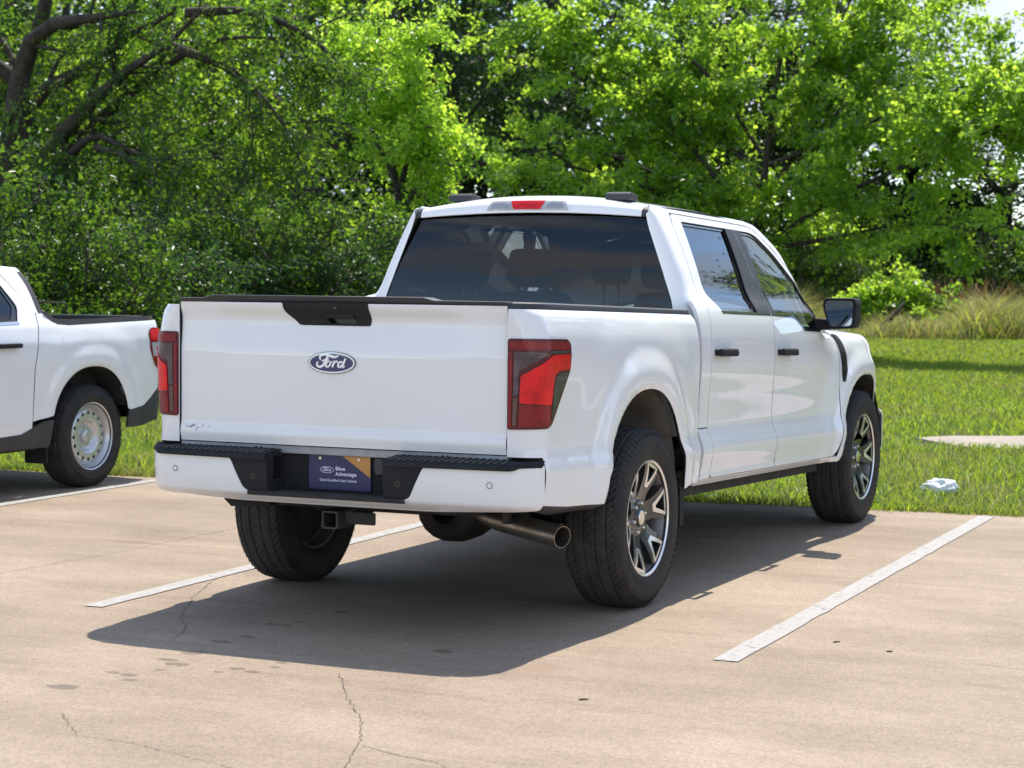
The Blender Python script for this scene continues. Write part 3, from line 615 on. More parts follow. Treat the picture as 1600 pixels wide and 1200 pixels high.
    d = panel('front_door', fd, cf, 'paint', truck, [fh], res=0.022, flange=0.018, out=(s, 0, 0))
    panel('window', rnd_poly([(1.985, 1.352), (2.33, 1.348), (2.50, 1.276), (2.80, 1.272), (2.80, 1.53), (2.63, 1.73), (2.41, 1.828), (2.30, 1.842), (2.10, 1.842)], 0.01), cf, 'glass_clear', d, res=0.04, flange=0, out=(s, 0, 0), offset=-0.014)
    panel('window_trim', fh, cf, 'gloss_black', d, [rnd_poly([(2.015, 1.380), (2.335, 1.374), (2.507, 1.302), (2.782, 1.300), (2.772, 1.515), (2.600, 1.708), (2.395, 1.803), (2.30, 1.816), (2.117, 1.816)], [0.004, 0.08, 0.06, 0.01, 0.02, 0.08, 0.05, 0.04, 0.004])], res=0.03, flange=0, out=(s, 0, 0), offset=-0.009)
    panel('pillar_trim', [(1.942, 1.372), (2.000, 1.372), (2.105, 1.830), (1.998, 1.830)], cf, 'grey_plastic', d, res=0.04, flange=0.006, out=(s, 0, 0), offset=0.002)
    panel('mirror_sail', rnd_poly([(2.795, 1.289), (2.940, 1.289), (2.892, 1.40), (2.80, 1.505)], 0.01), cf, 'grey_plastic', d, res=0.03, flange=0.006, out=(s, 0, 0), offset=-0.002)
    panel('belt_trim', [(1.942, 1.362), (2.335, 1.356), (2.50, 1.284), (2.945, 1.278), (2.945, 1.290), (2.504, 1.297), (2.338, 1.370), (1.942, 1.376)], cf, 'gloss_black', d, res=0.04, flange=0.004, out=(s, 0, 0), offset=0.001)
    # handles
    for dn, y0 in (('rear_door', 0.925), ('front_door', 1.955)):
        dr = [o for o in truck.children if o.name.startswith(dn)][-1]
        bm = bmesh.new(); xb = float(XC(y0+0.12, 1.16))
        prof = [(xb-0.01, 1.142), (xb+0.040, 1.148), (xb+0.047, 1.160), (xb+0.042, 1.176), (xb+0.030, 1.182), (xb+0.022, 1.172), (xb+0.024, 1.158), (xb-0.01, 1.150)]
        ys = [0, 0.02, 0.22, 0.245]; rings = []
        prism(bm, [(xb+0.022, 1.148), (xb+0.046, 1.148), (xb+0.050, 1.160), (xb+0.046, 1.184), (xb+0.030, 1.188), (xb+0.022, 1.180)], y0, y0+0.245, lambda a, b, c: b3(s*a, c, b))
        box(bm, s*(xb-0.012), s*(xb+0.03), y0+0.195, y0+0.235, 1.150, 1.182, b3); box(bm, s*(xb-0.012), s*(xb+0.03), y0+0.008, y0+0.035, 1.150, 1.182, b3)
        bm_obj('handle', bm, 'black_plastic', dr, bevel=0.006)
    # fender
    ap = arch_pts(ARCH_F, 0.52)
    panel('fender', [(3.075, 0.53), (3.165, 0.515)] + ap[1:-1] + [(4.30, 0.62), (4.44, 0.80), (4.46, 1.05), (4.36, 1.20), (4.0, 1.262), (3.6, 1.280), (3.175, 1.292), (3.176, 1.18), (3.143, 0.80), (3.128, 0.69)],
          cf, 'paint', truck, res=0.022, flange=0.02, out=(s, 0, 0))
    vent = panel('fender_vent', rnd_poly([(3.180, 1.270), (3.262, 1.262), (3.300, 1.13), (3.292, 1.06), (3.232, 0.985), (3.208, 0.985), (3.206, 1.06), (3.196, 1.18)], 0.012, 3), cf, 'black_plastic', truck, res=0.02, flange=0.012, out=(s, 0, 0), offset=0.007)
    panel('vent_slot', [(3.214, 1.165), (3.262, 1.160), (3.270, 1.08), (3.232, 1.00), (3.216, 1.02)], cf, 'gloss_black', vent, res=0.03, flange=0.0, out=(s, 0, 0), offset=0.009)
    def vt(a, b, s=s):
        y = 3.192+a if s > 0 else 3.262-a; x = float(XC(y, 1.235+b)); return b3(s*(x+0.0095), y, 1.222+b)
    text_mesh('F-150', 0.030, vt, 'badge_lettering', 'chrome', vent, width=0.064)
    # mirror
    mr_ol = rnd_poly([(-0.098, 0.090), (0.098, 0.090), (0.110, 0.06), (0.100, -0.082), (-0.060, -0.092), (-0.105, 0.04)], 0.025, 4)
    mc = np.array(b3(1.098, 2.80, 1.390)); yawm = R(8)
    def mfn(dep, k, mc=mc, s=s):
        return lambda a, b: tuple(np.array([s*(mc[0]+a*k*math.cos(yawm)), mc[1]+dep+a*k*math.sin(yawm)*-1, mc[2]+b*k]))
    V = []; F = []; n = len(mr_ol)
    for dep, k in ((-0.075, 0.90), (-0.085, 0.97), (-0.07, 1.0), (0.02, 0.98), (0.075, 0.82), (0.10, 0.5)): V += [mfn(dep, k)(a, b) for a, b in mr_ol]
    for q in range(5):
        for i in range(n): F.append((q*n+i, q*n+(i+1) % n, (q+1)*n+(i+1) % n, (q+1)*n+i))
    F.append(tuple(range(n))); F.append(tuple(5*n+i for i in range(n)))
    mo = link('door_mirror', raw_mesh('door_mirror', V, F, 'black_plastic'), truck); split_sharp(mo, 50)
    bm = bmesh.new(); f = bm.faces.new([bm.verts.new(mfn(-0.0775, 0.83)(a*0.97-0.006, b)) for a, b in mr_ol]); bm_obj('mirror_glass', bm, 'mirror_glass', mo)
    bm = bmesh.new(); prism(bm, [(0.90, 1.290), (1.07, 1.300), (1.08, 1.350), (0.90, 1.365)], 2.78, 2.92, lambda a, b, c: b3(s*a, c, b)); bm_obj('mirror_arm', bm, 'black_plastic', mo, bevel=0.012)

# tailgate ---------------------------------------------------------------
def tgfn(u, z):
    u = np.asarray(u, float); z = np.asarray(z, float)
    w = 1-sstep(0.50, 0.66, np.abs(u))*0.55
    y = -1.132 + 0.020*w*sstep(1.13, 1.285, z) - 0.034*w*sstep(1.285, 1.350, z) - 0.010*(1-sstep(0.79, 0.835, z)) + 0.010*(1-sstep(0.742, 0.79, z)) + 0.012*(np.abs(u)/0.8)**4
    return B3(u, y, z)
handle_hole = [(-0.262, 1.360), (0.158, 1.360), (0.160, 1.30), (0.155, 1.264), (-0.190, 1.264), (-0.255, 1.322)]
hb = rnd_poly(handle_hole, [0.004, 0.004, 0.02, 0.012, 0.012, 0.03], 4)
tg = panel('tailgate', [(-0.797, 0.746), (0.797, 0.746), (0.797, 1.358), (-0.797, 1.358)], tgfn, 'paint', truck, [hb], res=0.02, flange=0.03, out=(0, -1, 0))
cap = [(-0.80, 1.3585), (0.80, 1.3585), (0.80, 1.376), (0.47, 1.3775), (0.42, 1.390), (-0.62, 1.390), (-0.67, 1.3775), (-0.80, 1.376)]
bm = bmesh.new(); prism(bm, cap, -1.148, -1.055, lambda a, b, c: b3(a, c + 0.012*(abs(a)/0.8)**4, b)); bm_obj('tailgate_cap', bm, 'grey_plastic', tg, bevel=0.006)
panel('handle_bezel', hb, lambda u, v: tgfn(u, v)+np.array([0, 0.012, 0])*(1-sstep(1.29, 1.30, v))[..., None]*0, 'black_plastic', tg, [rnd_poly([(-0.075, 1.318), (0.085, 1.318), (0.085, 1.272), (-0.040, 1.272)], 0.006, 2)], res=0.02, flange=0.03, out=(0, -1, 0), offset=0.004)
bm = bmesh.new(); box(bm, -0.10, 0.11, -1.085, -1.08, 1.25, 1.34, b3); bm_obj('handle_recess', bm, 'gloss_black', tg)
bm = bmesh.new(); prism(bm, [(-0.072, 1.316), (0.082, 1.316), (0.082, 1.294), (-0.056, 1.294)], -1.134, -1.10, lambda a, b, c: b3(a, c, b)); bm_obj('handle_lever', bm, 'black_plastic', tg, bevel=0.004)
bm = bmesh.new(); box(bm, -0.0095, 0.0095, -1.151, -1.13, 1.331, 1.345, b3); bm_obj('camera_lens', bm, 'gloss_black', tg, bevel=0.003)
# oval emblem
EC = (-0.022, 1.106)
def em(off):
    return lambda u, v: tgfn(u+EC[0], v+EC[1]) + np.array([0, -off, 0])
E1 = panel('oval_emblem', ell(0, 0, 0.1165, 0.0475, 56), em(0.006), 'gloss_black', tg, res=0.012, flange=0.006, out=(0, -1, 0))
panel('emblem_ring', ell(0, 0, 0.1135, 0.0450, 56), em(0.0072), 'badge_white', tg, [ell(0, 0, 0.1060, 0.0385, 56)], res=0.01, flange=0.001, out=(0, -1, 0))
panel('emblem_field', ell(0, 0, 0.1058, 0.0383, 56), em(0.0066), 'badge_blue', tg, res=0.012, flange=0, out=(0, -1, 0))
def catmull(pts, n=6):
    P = [np.array(p, float) for p in pts]; P = [2*P[0]-P[1]]+P+[2*P[-1]-P[-2]]; out = []
    for i in range(1, len(P)-2):
        for j in range(n):
            t = j/n; out.append(0.5*((2*P[i])+(-P[i-1]+P[i+1])*t+(2*P[i-1]-5*P[i]+4*P[i+1]-P[i+2])*t*t+(-P[i-1]+3*P[i]-3*P[i+1]+P[i+2])*t**3))
    out.append(P[-2]); return np.array(out)
SCRIPT = [  # strokes of the script word, x y half width, in the pixels of an enlarged view
    [(612, 905, 6), (598, 880, 9), (612, 848, 11), (660, 832, 12), (720, 846, 13), (780, 866, 12), (828, 862, 9), (852, 842, 4)],
    [(706, 852, 9), (690, 890, 11), (668, 935, 12), (640, 980, 12), (600, 998, 12), (566, 984, 11), (560, 952, 9), (580, 930, 6)],
    [(622, 922, 5), (655, 910, 8), (700, 895, 8), (722, 880, 4)],
    [(735, 925, 9), (706, 930, 9), (682, 960, 10), (684, 990, 9), (706, 998, 9), (732, 978, 9), (742, 945, 9), (728, 922, 8), (700, 905, 5), (712, 880, 5)],
    [(742, 940, 5), (775, 930, 5), (795, 925, 9), (782, 965, 10), (768, 1004, 10)],
    [(782, 968, 6), (808, 932, 9), (832, 926, 9), (842, 942, 5)],
    [(908, 938, 8), (878, 932, 9), (852, 962, 10), (850, 992, 9), (872, 1002, 9), (900, 975, 9)],
    [(950, 884, 8), (930, 930, 10), (908, 985, 10), (918, 1004, 8), (940, 985, 4)]]
def script(name, mapf, mat, parent, sc=1.0):
    V = []; F = []
    for st in SCRIPT:
        c = catmull([(a, b, w*1.35) for a, b, w in st], 6); T = np.gradient(c[:, :2], axis=0); T /= np.linalg.norm(T, axis=1)[:, None]+1e-9; nrm = np.stack([-T[:, 1], T[:, 0]], 1); b = len(V)
        for k in range(len(c)):
            for sg in (1, -1):
                q = c[k, :2]+sg*nrm[k]*c[k, 2]; pv = mapf((q[0]-755)*0.000363*sc, -(q[1]-925)*0.000318*sc); V.append((pv[0], pv[1]-0.00025*SCRIPT.index(st), pv[2]))
        for k in range(len(c)-1): F.append((b+2*k, b+2*k+1, b+2*k+3, b+2*k+2))
    return link(name, raw_mesh(name, V, F, mat, smooth=False), parent)
script('emblem_script', lambda a, b: tuple(em(0.0078)(np.array([a]), np.array([b+0.006+a*0.02]))[0]), 'badge_white', tg)
# small scrapes at the lower left corner
rg = random.Random(4); V = []; F = []
for k in range(16):
    x = -0.775+rg.random()*0.14; z = 0.80+rg.random()*0.018-(x+0.775)*0.04+0.012*math.exp(-(x+0.77)/0.01); a = rg.uniform(-0.5, 1.2); l = rg.uniform(0.003, 0.013); w = rg.uniform(0.0008, 0.002); b = len(V)
    for (p, q) in ((-l, -w), (l*0.5, -w*0.6), (l, w*0.4), (-l*0.6, w)):
        xx = x+p*math.cos(a)-q*math.sin(a); zz = z+p*math.sin(a)+q*math.cos(a); y = float(tgfn(np.array([xx]), np.array([zz]))[0][1])-0.0012; V.append(b3(xx, y, zz))
    F.append((b, b+1, b+2, b+3))
link('paint_scrape', raw_mesh('paint_scrape', V, F, 'scuff', smooth=False), tg)['kind'] = 'stuff'
# sill under the tailgate
bm = bmesh.new(); box(bm, -0.80, 0.80, -1.118, -1.03, 0.708, 0.742, b3); sill = bm_obj('tailgate_sill', bm, 'sill_metal', truck, bevel=0.003)
for x in (-0.41, -0.385, 0.50, 0.525):
    bm = bmesh.new(); bmesh.ops.create_circle(bm, cap_ends=True, radius=0.006, segments=12)
    for v in bm.verts: v.co = Vector(b3(x+v.co.x, -1.1205, 0.727+v.co.y))
    bm_obj('sill_hole', bm, 'gloss_black', sill)
bm = bmesh.new(); box(bm, -0.90, 0.90, -1.06, -1.03, 0.66, 0.752, b3); bm_obj('rear_valance', bm, 'underbody', truck)

# rear bumper --------------------------------------------------------------
def bxy(u):
    u = np.asarray(u, float); a = np.abs(u); th = np.clip((a-0.80)/0.15, 0, math.pi/2*0.97); st = np.maximum(a-0.80-0.15*math.pi/2*0.97, 0); y0 = -1.247+0.035*(np.minimum(a, 0.80)/0.80)**2.5
    return np.sign(u)*(np.minimum(a, 0.80)+0.15*np.sin(th)), y0+0.15*(1-np.cos(th))+st
def bfn(u, z):
    z = np.asarray(z, float); x, y = bxy(u); return B3(x*(1-0.012*sstep(0.56, 0.49, z)), y + 0.020*((z-0.64)/0.12)**2*(z < 0.64) + 0.05*sstep(0.535, 0.495, z), z)
def yb(x, z):
    a = np.abs(np.asarray(x, float)); return -1.247+0.035*(np.minimum(a, 0.80)/0.80)**2.5+0.15-np.sqrt(np.maximum(0.15**2-np.clip(a-0.80, 0, 0.1495)**2, 0))
half = [(0.40, 0.546), (0.472, 0.690), (0.855, 0.692), (0.880, 0.704), (1.022, 0.707), (1.022, 0.560), (0.985, 0.522), (0.50, 0.498)]
ol = half + [(-x, z) for x, z in half[::-1]]
rr = [0.03, 0.02, 0.02, 0.02, 0.01, 0.05, 0.08, 0.05]
bump = panel('rear_bumper', rnd_poly(ol, rr+rr[::-1], 5), bfn, 'paint', truck, res=0.02, flange=0.03, out=(0, -1, 0))
for s in (1, -1):
    # black corner piece of the recess
    panel('bumper_insert', rnd_poly([(s*0.282, 0.704), (s*0.482, 0.704), (s*0.473, 0.686), (s*0.402, 0.5445), (s*0.282, 0.5445)], [0.004, 0.004, 0.02, 0.03, 0.01], 4), bfn, 'black_plastic', bump, res=0.02, flange=0.02, out=(0, -1, 0), offset=-0.004)
    def padfn(x, t):
        x = np.asarray(x, float); t = np.asarray(t, float); yf = np.minimum(yb(x, x), -1.10); a = np.clip(t/0.14, 0, 1); l = np.maximum(t-0.14, 0)
        dz = np.where(l > 0, -0.012*sstep(0, 0.014, l)-np.maximum(l-0.006, 0), 0)
        return B3(x, -1.085+(yf-0.004+1.085)*a - 0.008*sstep(0, 0.02, l), 0.729-0.016*a+dz)
    padol = rnd_poly([(s*0.284, 0), (s*0.952, 0.0), (s*0.952, 0.150), (s*0.885, 0.150), (s*0.860, 0.161), (s*0.284, 0.162)], [0.002, 0.002, 0.006, 0.01, 0.01, 0.002], 3)
    pad = panel('step_pad', padol, padfn, 'black_plastic', bump, res=0.018, flange=0.006, out=(0, -0.3, 1))
    for k in range(17):
        x = 0.315+0.031*k; bm = bmesh.new(); q = [bm.verts.new(Vector(padfn(np.array([s*(x+dx)]), np.array([t]))[0])+Vector((0, 0, 0.004 if i < 4 else -0.002))) for i, (dx, t) in enumerate([(0, 0.035), (0.013, 0.035), (0.013, 0.135), (0, 0.135)]*2)]
        for f in ((0, 1, 2, 3), (0, 4, 5, 1), (1, 5, 6, 2), (2, 6, 7, 3), (3, 7, 4, 0)): bm.faces.new([q[i] for i in f])
        bm_obj('step_rib', bm, 'grey_plastic', bump)
    # inner wall with pocket
    bm = bmesh.new(); box(bm, s*0.281, s*0.285, -1.232, -1.085, 0.545, 0.712, b3); bm_obj('recess_wall', bm, 'black_plastic', bump)
    bm = bmesh.new(); prism(bm, [(-1.19, 0.60), (-1.13, 0.60), (-1.125, 0.69), (-1.185, 0.70)], s*0.2805, s*0.279, lambda a, b, c: b3(c, a, b)); bm_obj('recess_pocket', bm, 'gloss_black', bump)
    # parking sensors
    for x, z, m in ((s*0.765, 0.625, 'paint'), (s*0.352, 0.612, 'black_plastic')):
        ox = -0.004 if m != 'paint' else 0
        panel('parking_sensor', ell(x, z, 0.0135, 0.0135, 20), bfn, 'lens_grey' if m == 'paint' else 'gloss_black', bump, [ell(x, z, 0.0105, 0.0105, 20)], res=0.01, flange=0, out=(0, -1, 0), offset=0.0012+ox)
        panel('sensor_face', ell(x, z, 0.0098, 0.0098, 20), bfn, m, bump, res=0.01, flange=0.002, out=(0, -1, 0), offset=0.0015+ox)
        if m != 'paint': panel('sensor_ring', ell(x, z, 0.0118, 0.0118, 20), bfn, 'lens_grey', bump, [ell(x, z, 0.0098, 0.0098, 20)], res=0.01, flange=0, out=(0, -1, 0), offset=0.002+ox)
bm = bmesh.new(); box(bm, -0.281, 0.281, -1.092, -1.086, 0.52, 0.735, b3); bm_obj('bumper_recess', bm, 'black_plastic', bump)
bm = bmesh.new(); box(bm, -0.380, 0.380, -1.2385, -1.0925, 0.530, 0.5485, b3); bm_obj('recess_floor', bm, 'underbody', bump)
bm = bmesh.new(); box(bm, -0.88, 0.88, -1.06, -0.99, 0.53, 0.70, b3); bm_obj('bumper_beam', bm, 'underbody', bump)
bm = bmesh.new(); prism(bm, rnd_poly([(0.175, 0.705), (0.215, 0.705), (0.222, 0.665), (0.212, 0.635), (0.180, 0.635), (0.172, 0.665)], 0.008, 3), -1.115, -1.09, lambda a, b, c: b3(a, c, b)); bm_obj('trailer_socket', bm, 'grey_plastic', bump, bevel=0.004)
# plate
plate_z0, plate_z1, px0, px1, py = 0.560, 0.712, -0.152, 0.152, -1.104
bm = bmesh.new(); prism(bm, rnd_poly([(px0, plate_z0), (px1, plate_z0), (px1, plate_z1), (px0, plate_z1)], 0.006, 3), py, py+0.003, lambda a, b, c: b3(a, c, b)); pl = bm_obj('dealer_plate', bm, 'plate_blue', truck)
bm = bmesh.new(); bm.faces.new([bm.verts.new(b3(a, py-0.0012, b)) for a, b in ((0.012, plate_z1-0.003), (px1-0.002, plate_z1-0.003), (px1-0.002, plate_z0+0.058))]); bm_obj('plate_corner', bm, 'plate_orange', pl)
pm = lambda x0, z0: (lambda a, b: b3(x0+a, py-0.0014, z0+b))
text_mesh('Blue', 0.021, pm(-0.020, 0.645), 'plate_lettering', 'plate_white', pl, bold=0.0008, width=0.047)
text_mesh('Advantage', 0.021, pm(-0.020, 0.622), 'plate_lettering', 'plate_white', pl, bold=0.0008, width=0.105)
text_mesh('Gold Certified Used Vehicle', 0.0145, pm(-0.098, 0.596), 'plate_lettering', 'plate_white', pl, bold=0.0004, width=0.182)
panel('plate_oval', ell(-0.062, 0.645, 0.034, 0.0145, 30), lambda u, v: B3(u, np.full_like(u, py-0.0014), v), 'plate_white', pl, [ell(-0.062, 0.645, 0.0315, 0.0122, 30)], res=0.01, flange=0, out=(0, -1, 0))
script('plate_script', lambda a, b: b3(-0.062+a, py-0.0014, 0.6465+b), 'plate_white', pl, 0.30)
for x, z in ((-0.095, 0.694), (0.095, 0.694)):
    bm = bmesh.new(); bmesh.ops.create_circle(bm, cap_ends=True, radius=0.0065, segments=14)
    for v in bm.verts: v.co = Vector(b3(x+v.co.x, py-0.0035, z+v.co.y))
    bm_obj('plate_screw', bm, 'chrome', pl)

# roof, glass, bonnet ------------------------------------------------------
RP = np.array([(0.800, 1.862), (0.806, 1.884), (0.818, 1.908), (0.836, 1.924), (0.862, 1.936), (0.93, 1.946), (1.1, 1.952), (1.5, 1.958), (1.9, 1.952), (2.2, 1.937), (2.42, 1.905), (2.53, 1.875)])
rs = np.concatenate([[0], np.cumsum(np.linalg.norm(np.diff(RP, axis=0), axis=1))]); RY, RZ = Spl(list(zip(rs, RP[:, 0]))), Spl(list(zip(rs, RP[:, 1])))
def roofn(x, v):
    x = np.asarray(x, float); v = np.asarray(v, float); q = np.abs(x)/0.63
    return B3(x, RY(v)+0.016*q**2*(1-sstep(0.3, 1.6, v))-0.05*q**2*sstep(1.2, 1.9, v), RZ(v)+0.010*sstep(0.05, 0.25, v)-0.038*q**2.6*sstep(0.0, 0.16, v)-0.024*q**2)
rv = rs[-1]
roof = panel('roof', [(-0.618, 0.0), (0.618, 0.0), (0.618, rv), (-0.618, rv)], roofn, 'paint', truck, res=0.025, flange=0.012, out=(0, 0, 1))
for s in (1, -1):
    panel('roof_molding', [(s*0.622, 0.0), (s*0.650, 0.0), (s*0.650, rv-0.03), (s*0.622, rv-0.03)], roofn, 'grey_plastic', truck, res=0.03, flange=0.01, out=(0, 0, 1), offset=0.002)
    bm = bmesh.new()
    prism(bm, [(-0.065, -0.010), (0.065, -0.010), (0.06, 0.024), (-0.045, 0.034), (-0.06, 0.018)], -0.045, 0.045, lambda a, b, c, s=s: b3(s*0.445+a*0+c*1.5, 0.985+a*1.0, 1.936+b)); bm_obj('roof_pod', bm, 'grey_plastic', truck, bevel=0.008)
def lampr(name, ol, mat, off, par): return panel(name, rnd_poly(ol, 0.006, 3), roofn, mat, par, res=0.015, flange=0.012, out=(0, -1, 0.3), offset=off)
hl = lampr('high_brake_lamp', [(-0.228, 0.010), (0.228, 0.010), (0.205, 0.062), (-0.205, 0.062)], 'lens_clear', 0.008, truck)
lampr('brake_lens', [(-0.075, 0.013), (0.075, 0.013), (0.096, 0.059), (-0.096, 0.059)], 'lens_bright', 0.0105, hl)
for s in (1, -1): lampr('cargo_lens', [(s*0.105, 0.018), (s*0.205, 0.018), (s*0.190, 0.054), (s*0.120, 0.054)], 'sill_metal', 0.0095, hl)
rg_ol = rnd_poly([(-0.830, 1.31), (0.830, 1.31), (0.648, 1.858), (0.30, 1.880), (-0.30, 1.880), (-0.648, 1.858)], 0.02, 4)
rgf = lambda x, z: B3(x, 0.744+0.022*(np.asarray(x)/0.8)**2+0.150*(np.asarray(z)-1.37)+0.012*((np.asarray(z)-1.55)/0.25)**2, z)
panel('rear_window', rg_ol, rgf, 'glass_tint', truck, res=0.05, flange=0, out=(0, -1, 0))
panel('rear_window_frit', rnd_poly([(-0.832, 1.305), (0.832, 1.305), (0.650, 1.860), (0.30, 1.882), (-0.30, 1.882), (-0.650, 1.860)], 0.02, 4), rgf, 'gloss_black', truck, [rnd_poly([(-0.80, 1.33), (0.80, 1.33), (0.632, 1.825), (0.30, 1.845), (-0.30, 1.845), (-0.632, 1.825)], 0.03, 4)], res=0.04, flange=0, out=(0, -1, 0), offset=-0.004)
panel('cab_back', [(-0.85, 0.75), (0.85, 0.75), (0.83, 1.312), (-0.83, 1.312)], lambda x, z: B3(x, np.full_like(x, 0.757), z), 'paint', truck, res=0.1, flange=0.01, out=(0, -1, 0))
def wsf(x, v):  # windscreen, v 0 top .. 1 bottom
    x = np.asarray(x, float); v = np.asarray(v, float); q = np.abs(x)/0.8; return B3(x*(1+0.0*v), 2.525+0.66*v-0.20*q**2.2, 1.877-0.535*v-0.02*q**2)
panel('windscreen', [(-0.61, 0.0), (0.61, 0.0), (0.80, 1.0), (-0.80, 1.0)], wsf, 'glass_windscreen', truck, res=0.06, flange=0, out=(0, 1, 1))
def hood(x, y):
    x = np.asarray(x, float); y = np.asarray(y, float); q = np.abs(x)/0.86; return B3(x*(1-0.14*sstep(3.7, 4.5, y)), y, 1.335-0.045*q**3+0.012*sstep(0.35, 0.42, np.abs(x))*(1-sstep(0.55, 0.8, np.abs(x)))-0.10*sstep(3.6, 4.55, y)**1.4)
panel('bonnet', rnd_poly([(-0.84, 3.06), (0.84, 3.06), (0.86, 3.6), (0.86, 4.42), (0.4, 4.52), (-0.4, 4.52), (-0.86, 4.42), (-0.86, 3.6)], 0.05), hood, 'paint', truck, res=0.05, flange=0.03, out=(0, 0, 1))
nf = lambda x, z: B3(x, 4.60-0.20*(np.abs(x)/0.8)**3-0.06*np.maximum(z-1.0, 0)/0.25, z)
panel('grille', rnd_poly([(-0.60, 0.80), (0.60, 0.80), (0.62, 1.19), (-0.62, 1.19)], 0.04), nf, 'gloss_black', truck, res=0.05, flange=0.03, out=(0, 1, 0))
for s in (1, -1): panel('headlamp', rnd_poly([(s*0.63, 0.90), (s*0.78, 0.90), (s*0.76, 1.19), (s*0.63, 1.19)], 0.02), nf, 'lens_clear', truck, res=0.05, flange=0.03, out=(0, 1, 0))
fb = lambda x, z: B3(x, 4.66-0.30*(np.abs(x)/0.90)**3.5, z)
panel('front_bumper', rnd_poly([(-0.95, 0.52), (0.95, 0.52), (0.95, 0.79), (-0.95, 0.79)], 0.05), fb, 'paint', truck, res=0.05, flange=0.10, out=(0, 1, 0))
# interior -------------------------------------------------------------------
def seat(x, y):
    bm = bmesh.new(); box(bm, x-0.26, x+0.26, y-0.05, y+0.47, 0.82, 0.97, b3); cu = bm_obj('seat', bm, 'interior', truck, bevel=0.05, seg=3)
    bm = bmesh.new(); prism(bm, [(-0.25, 0.90), (0.25, 0.90), (0.24, 1.32), (0.18, 1.48), (-0.18, 1.48), (-0.24, 1.32)], 0, 0.13, lambda a, b, c: b3(x+a, y-0.10+c-(b-0.9)*0.22, b)); bm_obj('seat_back', bm, 'interior', cu, bevel=0.04, seg=3)
    bm = bmesh.new(); prism(bm, rnd_poly([(-0.13, 1.50), (0.13, 1.50), (0.145, 1.60), (0.12, 1.715), (-0.12, 1.715), (-0.145, 1.60)], 0.04, 4), 0, 0.10, lambda a, b, c: b3(x+a, y-0.26+c-(b-1.5)*0.1, b)); bm_obj('headrest', bm, 'interior', cu, bevel=0.025, seg=3)
    for dx in (-0.05, 0.05): tube('headrest_post', [b3(x+dx, y-0.19, 1.44), b3(x+dx, y-0.21, 1.53)], 0.006, 'chrome', cu, 6)
seat(-0.40, 1.98); seat(0.40, 1.98)
bm = bmesh.new(); box(bm, -0.68, 0.68, 1.02, 1.50, 0.82, 0.96, b3); rb = bm_obj('rear_bench', bm, 'interior', truck, bevel=0.04)
bm = bmesh.new(); prism(bm, [(-0.68, 0.90), (0.68, 0.90), (0.66, 1.36), (-0.66, 1.36)], 0, 0.12, lambda a, b, c: b3(a, 0.98+c-(b-0.9)*0.20, b)); bm_obj('bench_back', bm, 'interior', rb, bevel=0.04)
for x in (-0.40, 0.40):
    bm = bmesh.new(); prism(bm, rnd_poly([(-0.092, 1.50), (0.092, 1.50), (0.104, 1.60), (0.092, 1.715), (-0.092, 1.715), (-0.104, 1.60)], 0.035, 4), 0, 0.09, lambda a, b, c: b3(x+a, 0.92+c, b)); bm_obj('rear_headrest', bm, 'interior', rb, bevel=0.02)
    for dx in (-0.04, 0.04): tube('headrest_post', [b3(x+dx, 0.965, 1.34), b3(x+dx, 0.965, 1.52)], 0.006, 'chrome', rb, 6)
bm = bmesh.new(); prism(bm, [(2.72, 1.00), (2.74, 1.20), (2.82, 1.285), (3.12, 1.30), (3.14, 1.0)], -0.80, 0.80, lambda a, b, c: b3(c, a, b)); bm_obj('dashboard', bm, 'dash', truck, bevel=0.03)
an = np.linspace(0, 2*np.pi, 33); tube('steering_wheel', [b3(-0.40+0.185*math.cos(t), 2.56+0.185*math.sin(t)*0.42, 1.20+0.185*math.sin(t)*0.90) for t in an], 0.015, 'gloss_black', truck, 8, False)
bm = bmesh.new()
for s in (1, -1): box(bm, s*0.865, s*0.885, 0.80, 3.10, 0.56, 1.31, b3)
box(bm, -0.86, 0.86, 0.79, 3.10, 0.60, 0.66, b3); bm_obj('cabin_trim', bm, 'interior', truck)
panel('headliner', [(-0.60, 0.10), (0.60, 0.10), (0.60, rv-0.02), (-0.60, rv-0.02)], lambda x, v: roofn(x, v)-np.array([0, 0, 0.045]), 'interior', truck, res=0.1, flange=0, out=(0, 0, -1))
bm = bmesh.new(); prism(bm, rnd_poly([(-0.11, 0), (0.11, 0), (0.12, 0.03), (0.11, 0.065), (-0.11, 0.065), (-0.12, 0.03)], 0.015, 3), 0, 0.03, lambda a, b, c: b3(a, 2.62+c, 1.72+b)); bm_obj('interior_mirror', bm, 'gloss_black', truck)
# bed inside and underside -----------------------------------------------------
bm = bmesh.new(); box(bm, -0.53, 0.53, -1.045, 0.70, 0.78, 0.82, b3)
for s in (1, -1): box(bm, s*0.79, s*0.845, -1.034, 0.70, 1.06, 1.345, b3); box(bm, s*0.53, s*0.80, -1.045, 0.70, 1.05, 1.06, b3); box(bm, s*0.53, s*0.545, -1.045, 0.70, 0.80, 1.055, b3)
box(bm, -0.80, 0.80, 0.685, 0.70, 0.78, 1.352, b3); bm_obj('bed_liner', bm, 'paint', truck)
bm = bmesh.new(); box(bm, -0.802, 0.802, -1.065, -1.035, 0.745, 1.352, b3); bm_obj('tailgate_inner', bm, 'paint', truck)
bm = bmesh.new(); box(bm, -0.86, 0.86, 0.72, 3.05, 0.52, 0.58, b3); box(bm, -0.50, 0.50, -1.0, 4.3, 0.66, 0.74, b3); bm_obj('floor_pan', bm, 'underbody', truck)
